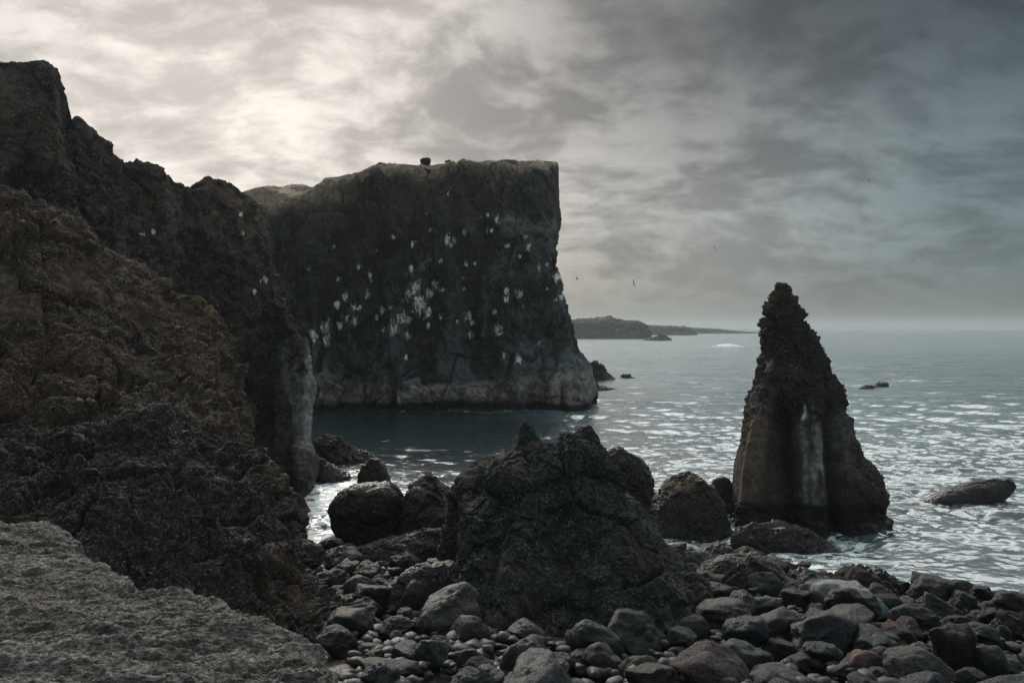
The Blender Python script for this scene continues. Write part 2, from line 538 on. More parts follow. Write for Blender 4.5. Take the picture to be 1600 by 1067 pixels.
def rock_disp(P, size, seed, lumps=0.35, crag=0.5, fine=0.25, vert=1.0):
    """displacement (about +-1) for broken rock whose main features measure `size` metres: tilted
    fracture faces at three scales, joints between them, weathered crags and grain; mean zero"""
    Q = P / size
    Q = Q * np.array([1, 1, vert])
    wv = np.stack([fbm(Q * 1.6, 4, seed + 5, 0.6), fbm(Q * 1.6 + 9, 4, seed + 6, 0.6), fbm(Q * 1.6 + 21, 4, seed + 7, 0.6)], -1) * 0.13
    Qw = Q + wv
    d = fbm(Q * 0.7, 3, seed) * 0.7
    f1, f2, cid, pl = worley(Qw * 1.1, seed + 1)
    e = 1 - np.exp(-((f2 - f1) / 0.05) ** 2)
    d = d + lumps * (1.25 * pl * e + 0.55 * (cid - 0.5)) - lumps * 0.35 * (1 - e)
    f1, f2, cid, pl = worley(Qw * 2.9 + 4.4, seed + 2)
    e = 1 - np.exp(-((f2 - f1) / 0.06) ** 2)
    d = d + lumps * (0.55 * pl * e + 0.22 * (cid - 0.5)) - lumps * 0.14 * (1 - e)
    f1, f2, cid, pl = worley(Qw * 7.3 + 1.7, seed + 8)
    d = d + lumps * (0.22 * pl + 0.08 * (cid - 0.5))
    d = d + crag * 0.55 * ridged(Qw * 1.5, 5, seed + 3)
    d = d + fine * fbm(Qw * 6.0, 5, seed + 4, 0.62) * 0.28
    return d - d.mean()


def patch(net, nu, nv, wr=None, wc=None):
    """net: rows x cols x 3; returns dense grid (nv rows, nu cols)"""
    net = np.asarray(net, float)
    A = cr(net, nv, wr)
    B = cr(np.swapaxes(A, 0, 1), nu, wc)
    return np.swapaxes(B, 0, 1)


def outward(G, N, target):
    d = ((np.asarray(target) - G) * N).sum(-1)
    return -1.0 if np.median(d) < 0 else 1.0


def paint_new(n):
    return np.zeros((n, 4), np.float32)


def paint_add(pt, mask, col):
    """lay colour `col` over the paint layer with strength mask"""
    a0 = pt[:, 3]
    a1 = np.clip(mask, 0, 1)
    ao = a1 + a0 * (1 - a1)
    w = np.where(ao > 1e-5, a1 / np.maximum(ao, 1e-5), 0)[:, None]
    pt[:, :3] = pt[:, :3] * (1 - w) + np.asarray(col)[None] * w
    pt[:, 3] = ao


def blob(px, py, cx, cy, rx, ry, soft=0.5):
    d = np.sqrt(((px - cx) / rx) ** 2 + ((py - cy) / ry) ** 2)
    return 1 - sstep(1 - soft, 1 + soft, d)


def px_net(cols):
    """cols: list of columns of (px, py, D) rows -> rows x cols x 3"""
    return np.swapaxes(np.array([[W(*p) for p in c] for c in cols]), 0, 1)


def with_back(cols, k=1.0):
    """prepend two rows behind and below the first row (the crest) of every column"""
    out = []
    net = [[W(*p) for p in c] for c in cols]
    for c in net:
        c0 = c[0]
        out.append([c0 + np.array([-1.5, 7, -7]) * k, c0 + np.array([-0.6, 2.6, -1.2]) * k] + c)
    return np.swapaxes(np.array(out), 0, 1)


def spots(px, py, lst):
    g = np.zeros(len(px), np.float32)
    for (cx, cy, r) in lst:
        r = r * 1.2
        g = np.maximum(g, np.exp(-(((px - cx) / r) ** 2 + ((py - cy) / (r * 1.35)) ** 2)))
    return g


# ------------------------------------------------------------------ the main cliff
def main_cliff():
    def col(top, brow, up, mid, low, band, foot):
        f = W(*foot)
        t = W(*top)
        return [t + np.array([0, 45, 1.0]), t + np.array([0, 12, 0.3]), t, W(*brow), W(*up), W(*mid), W(*low), W(*band), f,
                f + np.array([0, -1.0, -4.0])]
    C = []
    for px, tp, dx in ((330, 372, 0), (380, 350, 0), (425, 331, 0), (462, 312, 0), (500, 291, 0), (545, 275, 0), (600, 263, 0),
                       (660, 258, 0), (720, 255, 0), (780, 254, 0)):
        s = (px - 330) / 450.0
        D = 103 + 4.5 * min(1, (px - 330) / 250.)
        wob = 1.2 * math.sin(px * 0.045) + 0.8 * math.sin(px * 0.021 + 1)
        C.append(col((px, tp, D + 9), (px, tp + 10 + 4 * math.sin(px * .05), D + 4), (px, tp + 95, D + 1.4 + wob), (px, 455, D + 0.8 + wob), (px - 2, 555, D - 0.3 + wob * .7),
                     (px - 4, 596, D - 2.2 + wob * .4), (px - 4, 644, 105.3)))
    C.append(col((835, 253, 116), (834, 264, 110.5), (838, 350, 108.5), (842, 440, 108), (852, 545, 107), (862, 592, 105.5), (872, 644, 105)))
    C.append(col((862, 253, 116), (866, 268, 111), (864, 340, 109.5), (858, 420, 108.8), (882, 530, 107.5), (910, 587, 106.3), (917, 643, 105.8)))
    C.append(col((866, 254, 120), (871, 268, 116), (868, 338, 115), (862, 420, 114), (886, 530, 112), (918, 580, 109.5), (926, 640, 108.8)))
    C.append(col((845, 258, 135), (850, 275, 132), (850, 338, 130), (848, 420, 128), (866, 520, 126), (896, 570, 123), (917, 630, 121)))
    C.append(col((700, 285, 160), (700, 300, 160), (700, 350, 160), (700, 420, 158), (720, 520, 156), (740, 570, 153), (760, 600, 151)))
    net = np.swapaxes(np.array(C), 0, 1)
    G = patch(net, 760, 520, wr=[0.25, 0.6, 1.2, 1, 1, 1, 1.2, 1.2, 0.4], wc=[1] * 12 + [.5, .15])
    N = grid_normals(G)
    s = outward(G, N, (0, 0, EYE))
    N *= s
    P = G.reshape(-1, 3)
    Nf = N.reshape(-1, 3)
    z = P[:, 2]
    # fluted, bedded wall
    topm = sstep(0.55, 0.9, Nf[:, 2])
    Pv = P * np.array([1, 1, 0.33])
    d = 1.6 * fbm(Pv * 0.11, 4, 3) + 2.0 * (ridged(Pv * 0.16, 4, 9) - 0.4)
    d -= 1.3 * np.exp(-(fbm(P * np.array([.09, .09, .022]), 3, 19) / 0.045) ** 2)
    d += 1.25 * rock_disp(P, 6.0, 31, 0.6, 0.5, 0.5, 0.6) * (1 - 0.3 * topm)
    d += 0.62 * rock_disp(P, 1.9, 37, 0.7, 0.6, 0.7, 1.0)
    bed = fbm(np.stack([P[:, 0] * .03, P[:, 1] * .03, z * 0.55 + 0.05 * P[:, 0]], -1), 4, 77, 0.6)
    d += 0.40 * bed
    # lower slabs: smoother, jointed
    slab = sstep(9.0, 6.0, z + 0.02 * P[:, 0]) * (1 - topm)
    wq = 0.35 * fbm(P * 0.3, 4, 92)
    f1, f2, cid, _pl = worley(np.stack([P[:, 0] * 0.22 + wq, P[:, 1] * 0.1, z * 0.10 + wq], -1), 91)
    ds = 1.6 * (cid - 0.5) - 0.5 * np.exp(-((f2 - f1) / 0.03) ** 2) + 0.5 * rock_disp(P, 3.0, 35, 0.5, 0.4, 0.3)
    d = d * (1 - 0.75 * slab) + ds * slab
    # undercut at the waterline
    d -= 0.8 * np.exp(-((z - 0.5) / 0.7) ** 2)
    px, py = to_px(P)
    d -= 2.8 * np.exp(-((px - 612) / 6.0) ** 2) * sstep(540, 600, py)
    d -= 2.2 * np.exp(-((px - 880) / 4.0) ** 2) * sstep(590, 620, py)
    d -= 1.5 * np.exp(-((px - 800 - (py - 560) * -.3) / 5.0) ** 2) * sstep(530, 580, py) * (1 - sstep(600, 640, py))
    d *= (1 - 0.72 * topm)
    d *= 1 - 0.9 * sstep(805, 850, px) * (1 - sstep(275, 400, py))
    d -= 0.9 * fissures(P * np.array([1, 1, 0.35]), 0.17, 23, 0.05)
    d *= 1 - 0.5 * sstep(845, 868, px)
    P2 = P + Nf * d[:, None]
    px, py = to_px(P2)
    pt = paint_new(len(P))
    n1 = fbm(P2 * 0.25, 5, 5)
    N2 = grid_normals(P2.reshape(G.shape)).reshape(-1, 3) * s
    grass = sstep(0.35, 0.75, Nf[:, 2] + 0.25 * n1) * sstep(22, 26, P2[:, 2])
    paint_add(pt, grass, (0.34, 0.275, 0.20))
    paint_add(pt, 0.55 * sstep(0.0, 0.5, n1) * sstep(0.15, 0.6, N2[:, 2]) * sstep(16, 24, P2[:, 2]), (0.10, 0.082, 0.052))
    n2 = fbm(P2 * np.array([.35, .35, .09]), 5, 8)
    paint_add(pt, 0.65 * sstep(430, 340, py) * sstep(-0.35, 0.25, n1), (0.058, 0.048, 0.038))
    paint_add(pt, 0.75 * sstep(0.10, 0.45, n2) * sstep(300, 360, py) * (1 - grass), (0.012, 0.014, 0.016))
    paint_add(pt, 0.85 * sstep(0.05, 0.35, -n2) * sstep(370, 410, py), (0.105, 0.126, 0.136))
    n3 = fbm(P2 * np.array([.9, .9, .6]), 5, 11)
    paint_add(pt, 0.6 * sstep(0.15, 0.45, n3) * (1 - grass), (0.075, 0.078, 0.076))
    fz = fissures(P2 * np.array([1, 1, 0.35]), 0.17, 23, 0.05)
    paint_add(pt, 0.9 * fz, (0.006, 0.007, 0.008))
    # pale tuff band and grey right part
    pale = blob(px, py, 800, 352 + 0.0 * px, 75, 14, 0.6) * sstep(-0.25, 0.35, n1)
    paint_add(pt, 0.85 * pale, (0.24, 0.25, 0.245))
    paint_add(pt, 0.6 * blob(px, py, 835, 420, 44, 100, 0.6) * sstep(-0.3, 0.4, n1), (0.155, 0.165, 0.168))
    paint_add(pt, 0.55 * blob(px, py, 845, 308, 30, 14, 0.6) * sstep(0, 0.5, n1), (0.085, 0.075, 0.03))
    paint_add(pt, 0.5 * blob(px, py, 700, 318, 22, 12, 0.6) * sstep(0, 0.5, n1), (0.085, 0.078, 0.035))
    # blue-grey smooth slabs low on the wall
    sl = sstep(545, 560, py) * (1 - sstep(596, 606, py)) * sstep(600, 640, px) * (1 - sstep(900, 930, px))
    paint_add(pt, 0.75 * sl * sstep(0.25, 0.7, cid), (0.150, 0.178, 0.19))
    paint_add(pt, 0.8 * np.exp(-((f2 - f1) / 0.035) ** 2) * sstep(540, 560, py) * (1 - sstep(600, 615, py)), (0.006, 0.007, 0.008))
    sl2 = blob(px, py, 850, 550, 55, 28, 0.5)
    paint_add(pt, 0.6 * sl2 * sstep(-0.3, 0.2, n1), (0.150, 0.168, 0.176))
    # washed pale band above the tide line
    zt = P2[:, 2] + 0.5 * n1
    wob = 4.1 + 0.9 * np.sin(P2[:, 0] * 0.16) - 0.06 * (P2[:, 0] + 24) * (P2[:, 0] < -12)
    bandm = sstep(0.9, 1.3, zt) * (1 - sstep(wob - 0.4, wob + 0.5, zt)) * (0.30 + 0.70 * sstep(-0.35, 0.25, n1 + 0.6 * fbm(P2 * 0.12, 3, 61)))
    paint_add(pt, 0.95 * bandm * (1 - 0.45 * sstep(740, 800, px)), (0.42, 0.385, 0.34))
    paint_add(pt, (1 - sstep(0.6, 1.0, zt)), (0.010, 0.010, 0.011))
    lst = [(703, 376, 9), (777, 343, 5), (762, 336, 3), (750, 340, 3), (760, 362, 4), (726, 363, 4), (768, 361, 3), (792, 384, 4),
           (825, 386, 5), (821, 370, 4), (842, 419, 6), (854, 414, 3), (870, 433, 6), (813, 401, 3), (728, 413, 4), (742, 413, 3),
           (687, 407, 4), (673, 407, 3), (645, 381, 4), (615, 371, 3.5), (589, 391, 3), (522, 386, 3), (671, 359, 3), (642, 421, 5),
           (560, 418, 4), (579, 429, 6), (574, 460, 5), (528, 437, 3.5), (482, 419, 3.5), (650, 445, 9), (679, 445, 6), (691, 454, 5),
           (671, 460, 7), (640, 460, 7), (655, 476, 12), (632, 468, 5), (669, 488, 8), (628, 496, 8), (636, 500, 7), (724, 435, 3),
           (724, 452, 3), (732, 496, 7), (738, 504, 5), (736, 523, 5), (714, 502, 3), (690, 494, 4), (669, 509, 4), (792, 454, 6),
           (791, 468, 5), (811, 458, 7), (817, 480, 3), (855, 452, 3), (878, 464, 4), (868, 468, 3), (773, 488, 4), (779, 515, 7),
           (787, 554, 4.5), (811, 561, 7), (841, 537, 4), (539, 464, 5), (527, 476, 6), (553, 480, 6), (561, 482, 4), (596, 484, 5),
           (611, 481, 3), (588, 496, 4), (541, 496, 5), (553, 502, 6), (510, 512, 11), (531, 509, 6), (510, 531, 8), (490, 523, 8),
           (616, 515, 9), (612, 523, 6), (637, 523, 6), (600, 515, 4), (636, 559, 4), (700, 303, 2.5), (667, 334, 2.5)]
    g = spots(px, py, lst)
    o = grid_mesh("sea_cliff", P2.reshape(G.shape), M_CLIFF, flip=(s < 0), paint=pt, extra={'guano': g})
    tag(o, "tall flat-topped dark sea cliff streaked white with droppings, beyond the cove", "cliff", kind='structure')


def ridge():
    C = [
        [(-150, 80, 43), (-150, 180, 41), (-150, 290, 39), (-150, 420, 37), (-150, 600, 34), (-150, 830, 31)],
        [(-10, 98, 44), (-10, 190, 42.5), (-10, 280, 41), (-10, 420, 39), (-10, 600, 36), (-10, 830, 33)],
        [(40, 99, 44.3), (32, 180, 43.3), (40, 280, 42.3), (40, 420, 40), (40, 620, 37), (40, 840, 34)],
        [(84, 105, 45), (88, 180, 44.3), (86, 270, 43.3), (90, 420, 41), (90, 620, 38), (90, 840, 35)],
        [(98, 204, 47.5), (103, 262, 47.5), (108, 320, 46.5), (115, 440, 43), (115, 640, 40), (115, 850, 37)],
        [(120, 186, 49), (130, 270, 48), (140, 350, 46.5), (150, 460, 44), (150, 650, 41), (150, 850, 38)],
        [(152, 212, 50), (165, 290, 49), (178, 370, 47.5), (190, 480, 45), (190, 660, 42), (190, 850, 39)],
        [(195, 252, 52), (205, 320, 51), (216, 400, 49.5), (226, 500, 47.5), (230, 660, 44), (230, 850, 40)],
        [(248, 261, 53.5), (252, 335, 52.5), (258, 420, 51), (262, 520, 49), (264, 670, 46), (264, 850, 42)],
        [(278, 288, 55), (285, 355, 54), (290, 435, 52.5), (298, 530, 51), (300, 675, 47), (300, 840, 44)],
        [(335, 282, 57), (340, 365, 55.5), (348, 450, 54), (358, 545, 53), (372, 680, 50), (380, 820, 46.5)],
        [(378, 299, 59), (385, 380, 57.5), (395, 470, 56.5), (405, 560, 56.5), (412, 680, 54.5), (415, 815, 48.5)],
        [(400, 321, 61), (410, 390, 60), (422, 475, 58.5), (440, 560, 58), (446, 680, 55), (442, 808, 49.8)],
        [(408, 345, 63), (423, 415, 61.5), (446, 490, 59.5), (478, 565, 57.5), (480, 680, 54.6), (468, 795, 51)],
        [(402, 352, 72), (413, 420, 70), (435, 495, 68), (462, 565, 66), (464, 680, 63), (456, 770, 58)],
        [(340, 380, 90), (350, 440, 90), (370, 510, 88), (390, 570, 86), (400, 660, 82), (400, 730, 78)],
    ]
    net = with_back(C)
    G = patch(net, 620, 560, wr=[0.3, 0.8, 1, 1, 1, 1, 0.8], wc=[0.15, 1, 1, 1, 1, 1, 1, 1, 1, 1, 1, 1, 1, .6, .2])
    N = grid_normals(G)
    s = outward(G, N, (0, 0, EYE))
    N *= s
    P = G.reshape(-1, 3)
    Nf = N.reshape(-1, 3)
    px, py = to_px(P)
    smooth = blob(px, py, 435, 680, 60, 130, 0.35)
    d = 0.62 * rock_disp(P, 3.2, 131, 0.7, 0.6, 0.5, 0.7)
    d += 0.30 * rock_disp(P, 1.1, 137, 0.8, 0.6, 0.7)
    d += 0.09 * rock_disp(P, 0.4, 139, 0.8, 0.8, 0.8)
    d += 0.5 * (ridged(P * np.array([.35, .35, .14]), 4, 41) - .4)
    f1, f2, cid, _pl = worley(np.stack([P[:, 0] * 0.45, P[:, 1] * 0.3, P[:, 2] * 0.16], -1), 191)
    ds = 0.5 * (ridged(P * np.array([.5, .4, .05]), 3, 43) - .35) + 0.10 * rock_disp(P, 3.0, 35, 0.8, 0.1, 0.3, 0.3)
    d = d * (1 - 0.8 * smooth) + ds * smooth
    v = np.repeat(np.linspace(0, 1, G.shape[0])[:, None], G.shape[1], 1).ravel()
    d *= 0.62 + 0.38 * sstep(0.18, 0.40, v)
    d *= 1 - 0.6 * (1 - sstep(125, 150, px)) * (1 - sstep(230, 280, py))
    # hollow in the sea-facing foot
    d -= 3.0 * blob(px, py, 402, 640, 19, 75, 0.6)
    # rounded buttress at the foot
    d += 0.5 * blob(px, py, 470, 735, 14, 38, 0.6)
    P2 = P + Nf * d[:, None]
    px, py = to_px(P2)
    n1 = fbm(P2 * 0.5, 5, 15)
    pt = paint_new(len(P))
    och = blob(px, py, 370, 320, 50, 40, 0.6)
    paint_add(pt, 0.75 * och * sstep(-0.2, 0.3, n1), (0.27, 0.185, 0.095))
    paint_add(pt, 0.5 * blob(px, py, 395, 510, 22, 40, .6) * sstep(0, .4, n1), (0.13, 0.085, 0.05))
    paint_add(pt, 0.55 * blob(px, py, 10, 150, 28, 90, .5) * sstep(-.4, .2, n1), (0.12, 0.10, 0.085))
    paint_add(pt, 0.65 * blob(px, py, 245, 365, 150, 75, .7) * sstep(-0.05, 0.35, n1), (0.135, 0.128, 0.128))
    n3 = fbm(P2 * 1.3, 5, 17)
    paint_add(pt, 0.6 * sstep(0.12, 0.4, n3), (0.085, 0.078, 0.072))
    paint_add(pt, 0.7 * sstep(0.15, 0.45, -n3), (0.008, 0.009, 0.010))
    sl = sstep(438, 455, px - (py - 600) * 0.13 + 8 * n1) * sstep(520, 545, py) * (1 - sstep(690, 720, py))
    paint_add(pt, 0.9 * sl * sstep(-0.6, 0.1, n1), (0.26, 0.28, 0.285))
    paint_add(pt, 0.7 * blob(px, py, 425, 685, 36, 24, .4), (0.075, 0.078, 0.078))
    paint_add(pt, 0.7 * blob(px, py, 470, 700, 12, 36, .5), (0.16, 0.15, 0.14))
    lst = [(413, 437, 5), (398, 455, 4), (237, 362, 4), (224, 366, 4), (341, 480, 4), (375, 336, 3), (380, 365, 3), (405, 492, 3)]
    g = spots(px, py, lst)
    o = grid_mesh("cliff_ridge", P2.reshape(G.shape), M_RIDGE, flip=(s < 0), paint=pt, extra={'guano': g})
    tag(o, "jagged dark ridge stepping down from a square crag to the cove", "ridge", kind='structure')


def slope():
    C = [
        [(-150, 215, 36), (-150, 330, 33), (-150, 450, 30), (-150, 580, 27.5), (-150, 760, 25)],
        [(-10, 288, 37.5), (-10, 400, 34.5), (-10, 520, 31.2), (-10, 650, 28), (-10, 790, 25.5)],
        [(55, 322, 38.2), (55, 425, 35), (55, 535, 31.6), (55, 650, 28.2), (55, 790, 25.7)],
        [(112, 346, 39), (110, 440, 35.6), (110, 550, 32), (110, 660, 28.5), (110, 790, 26)],
        [(170, 383, 40.2), (172, 465, 36.8), (175, 560, 33.2), (175, 660, 29.5), (175, 790, 26.8)],
        [(237, 425, 41.6), (240, 490, 38.6), (242, 570, 35), (242, 660, 31), (242, 790, 27.6)],
        [(300, 464, 43), (304, 520, 40.5), (308, 590, 37), (312, 675, 32.5), (314, 800, 28.3)],
        [(343, 500, 44), (348, 545, 42.2), (354, 610, 39.2), (362, 690, 34.5), (368, 810, 29.3)],
        [(352, 530, 45), (360, 568, 43.6), (374, 615, 41), (384, 680, 37), (392, 790, 31)],
        [(346, 540, 49), (352, 580, 48), (364, 630, 46), (374, 690, 43), (380, 780, 38)],
        [(300, 540, 56), (310, 600, 55), (320, 650, 53), (330, 700, 50), (340, 760, 46)],
    ]
    net = with_back(C, 0.8)
    G = patch(net, 560, 440, wr=[.3, .7, 1, 1, 1, 1], wc=[.2, 1, 1, 1, 1, 1, 1, 1, .6, .2])
    N = grid_normals(G)
    s = outward(G, N, (0, 0, EYE))
    N *= s
    P = G.reshape(-1, 3)
    Nf = N.reshape(-1, 3)
    d = 0.62 * rock_disp(P, 3.6, 231, 0.9, 0.3, 0.3, 1.4)
    d += 0.13 * rock_disp(P, 1.1, 237, 0.9, 0.5, 0.6, 1.4)
    d += 0.030 * rock_disp(P, 0.3, 239, 0.7, 0.6, 0.8, 1.5)
    d -= 0.5 * fissures(P * np.array([1, 1, 1.5]), 0.22, 241)
    P2 = P + Nf * d[:, None]
    px, py = to_px(P2)
    pt = paint_new(len(P))
    n1 = fbm(P2 * 0.8, 5, 25)
    paint_add(pt, 0.6 * blob(px, py, 200, 440, 170, 70, .7) * sstep(-0.1, 0.4, n1), (0.13, 0.09, 0.062))
    paint_add(pt, 0.8 * blob(px, py, 330, 490, 30, 34, .5) * sstep(-0.1, 0.3, n1), (0.14, 0.092, 0.05))
    paint_add(pt, 0.5 * blob(px, py, 5, 460, 30, 40, .5), (0.15, 0.12, 0.10))
    o = grid_mesh("brown_slope", P2.reshape(G.shape), M_SLOPE, flip=(s < 0), paint=pt)
    tag(o, "broad brown rubbly lava slope below the jagged ridge", "slope", kind='structure')


def outcrop():
    C = [
        [(-150, 722, 25), (-150, 800, 22.5), (-150, 900, 20.6), (-150, 1050, 18.7), (-150, 1200, 17.5)],
        [(0, 698, 25.6), (0, 780, 23.2), (0, 880, 21.2), (0, 1050, 19.2), (0, 1200, 18)],
        [(85, 682, 26), (90, 770, 23.6), (92, 880, 21.4), (95, 1060, 19.2), (95, 1200, 18)],
        [(125, 664, 26.6), (130, 760, 24), (132, 875, 21.6), (135, 1060, 19.2), (135, 1200, 18)],
        [(170, 646, 27), (172, 750, 24.3), (174, 870, 21.7), (176, 1070, 19.2), (176, 1200, 18)],
        [(240, 634, 27.6), (240, 740, 24.7), (242, 870, 21.9), (245, 1080, 19.2), (245, 1200, 18)],
        [(305, 654, 27.7), (306, 755, 24.8), (310, 880, 22), (315, 1080, 19.4), (315, 1200, 18.2)],
        [(368, 688, 27.7), (372, 785, 25), (380, 900, 22.2), (390, 1080, 19.8), (392, 1200, 18.5)],
        [(405, 714, 27.6), (414, 805, 25.2), (426, 915, 22.6), (440, 1080, 20.3), (445, 1200, 19)],
        [(436, 766, 27.4), (446, 848, 25.4), (462, 940, 23.2), (484, 1080, 21), (490, 1180, 19.8)],
        [(446, 800, 28), (468, 885, 26), (498, 955, 24), (517, 1080, 21.8), (522, 1170, 20.5)],
        [(440, 805, 31), (455, 875, 29.5), (480, 945, 27.5), (498, 1050, 25), (505, 1120, 23.5)],
        [(380, 800, 36), (395, 860, 35), (410, 920, 33), (425, 1000, 31), (430, 1050, 29)],
    ]
    net = with_back(C, 0.6)
    G = patch(net, 760, 480, wr=[.3, .7, 1, 1, 1, .4], wc=[.2, 1, 1, 1, 1, 1, 1, 1, 1, 1, .6, .2])
    N = grid_normals(G)
    s = outward(G, N, (0, 0, EYE))
    N *= s
    P = G.reshape(-1, 3)
    Nf = N.reshape(-1, 3)
    d = 0.52 * rock_disp(P, 3.0, 331, 0.95, 0.25, 0.3, 1.2)
    d += 0.11 * rock_disp(P, 0.8, 337, 0.8, 0.7, 0.7, 1.2)
    d += 0.022 * rock_disp(P, 0.25, 339, 0.7, 0.8, 0.8, 1.2)
    d -= 0.4 * fissures(P, 0.3, 341)
    P2 = P + Nf * d[:, None]
    px, py = to_px(P2)
    pt = paint_new(len(P))
    n1 = fbm(P2 * 1.1, 5, 35)
    paint_add(pt, 0.5 * sstep(330, 480, px) * sstep(0.05, 0.4, n1), (0.12, 0.078, 0.048))
    o = grid_mesh("lava_outcrop", P2.reshape(G.shape), M_LAVA, flip=(s < 0), paint=pt)
    tag(o, "near black craggy lava outcrop between the pale ledge and brown slope", "outcrop", kind='structure')


def ledge():
    edge = [(-300, 800), (-150, 812), (0, 822), (70, 829), (102, 858), (130, 880), (180, 900), (196, 928), (245, 931), (290, 936), (345, 955),
            (400, 983), (450, 1003), (492, 1032), (520, 1070), (560, 1150), (600, 1260)]
    zs = 8.35
    cols = []
    for i, (px, py) in enumerate(edge):
        D = (EYE - zs) / ((py - 512) / F)
        e = W(px, py, D)
        t = i / (len(edge) - 1)
        inn = np.array([-0.5, -1.0, 0.0])
        cols.append([np.array([-7.0 + 6.3 * t, -2.0 - 0.6 * t, zs + 0.22]),
                     e + inn * (3.4 - 1.4 * t) + np.array([0, 0, 0.10]),
                     e + inn * 1.3 + np.array([0, 0, 0.05]),
                     e + inn * 0.35 + np.array([0, 0, 0.03]), e, e + np.array([0.06, 0.10, -0.25]),
                     e + np.array([0.0, 0.05, -1.0]), e + np.array([-0.3, -0.3, -3.0]), e + np.array([-0.4, -0.5, -8.5])])
    net = np.swapaxes(np.array(cols), 0, 1)
    G = patch(net, 900, 560, wr=[.35, 1, 1.4, 2, 1.5, .6, .2, .06], wc=[.5, .8] + [1] * 12 + [.8, .6])
    N = grid_normals(G)
    s = 1.0 if np.median(N[:280, :, 2]) > 0 else -1.0
    N *= s
    P = G.reshape(-1, 3)
    Nf = N.reshape(-1, 3)
    Ps = P * np.array([0.55, 1, 1.6])
    # foliated layers dipping gently
    lay = P[:, 2] * 6.0 + 0.9 * P[:, 1] - 0.25 * P[:, 0] + 0.7 * fbm(P * 0.8, 4, 451)
    st = np.abs((lay * 1.6) % 1.0 - 0.5)
    d = 0.085 * fbm(Ps * 0.9, 5, 431) + 0.055 * rock_disp(Ps, 0.5, 437, 0.5, 0.7, 0.6)
    d += 0.026 * rock_disp(Ps, 0.13, 439, 0.7, 0.9, 0.9) + 0.009 * rock_disp(Ps, 0.05, 440, 0.8, 0.8, 0.8)
    d += 0.035 * st
    P2 = P + Nf * d[:, None]
    pt = paint_new(len(P))
    n1 = fbm(P2 * 1.6, 5, 45)
    paint_add(pt, 0.25 * sstep(0.4, 0.75, n1), (0.26, 0.20, 0.14))
    o = grid_mesh("rock_ledge", P2.reshape(G.shape), M_LEDGE, flip=(s < 0), paint=pt)
    tag(o, "pale grey layered rock ledge at the viewer's feet", "ledge", kind='structure')


# ------------------------------------------------------------------ lofted rocks (stack, mound, sea rocks)


def loft(levels, nth, nz, power=2.3):
    """levels: (z, xl, xr, yf, yb) from bottom to top; closed rings"""
    L = cr(np.array(levels, float), nz)
    th = np.linspace(0, 2 * math.pi, nth, endpoint=False)
    c, s = np.cos(th), np.sin(th)
    cx = np.sign(c) * np.abs(c) ** (2 / power)
    sy = np.sign(s) * np.abs(s) ** (2 / power)
    z, xl, xr, yf, yb = L.T
    X = ((xl + xr) / 2)[:, None] + ((xr - xl) / 2)[:, None] * cx
    Y = ((yf + yb) / 2)[:, None] + ((yb - yf) / 2)[:, None] * sy
    Z = np.repeat(z[:, None], nth, 1)
    return np.stack([X, Y, Z], -1), th


def close_top(G):
    c = G[-1].mean(0)
    rows = [G[-1:] * (1 - f) + c * f for f in (0.3, 0.6, 0.85)]
    return np.concatenate([G] + rows + [np.repeat(c[None, None], G.shape[1], 1)], 0)


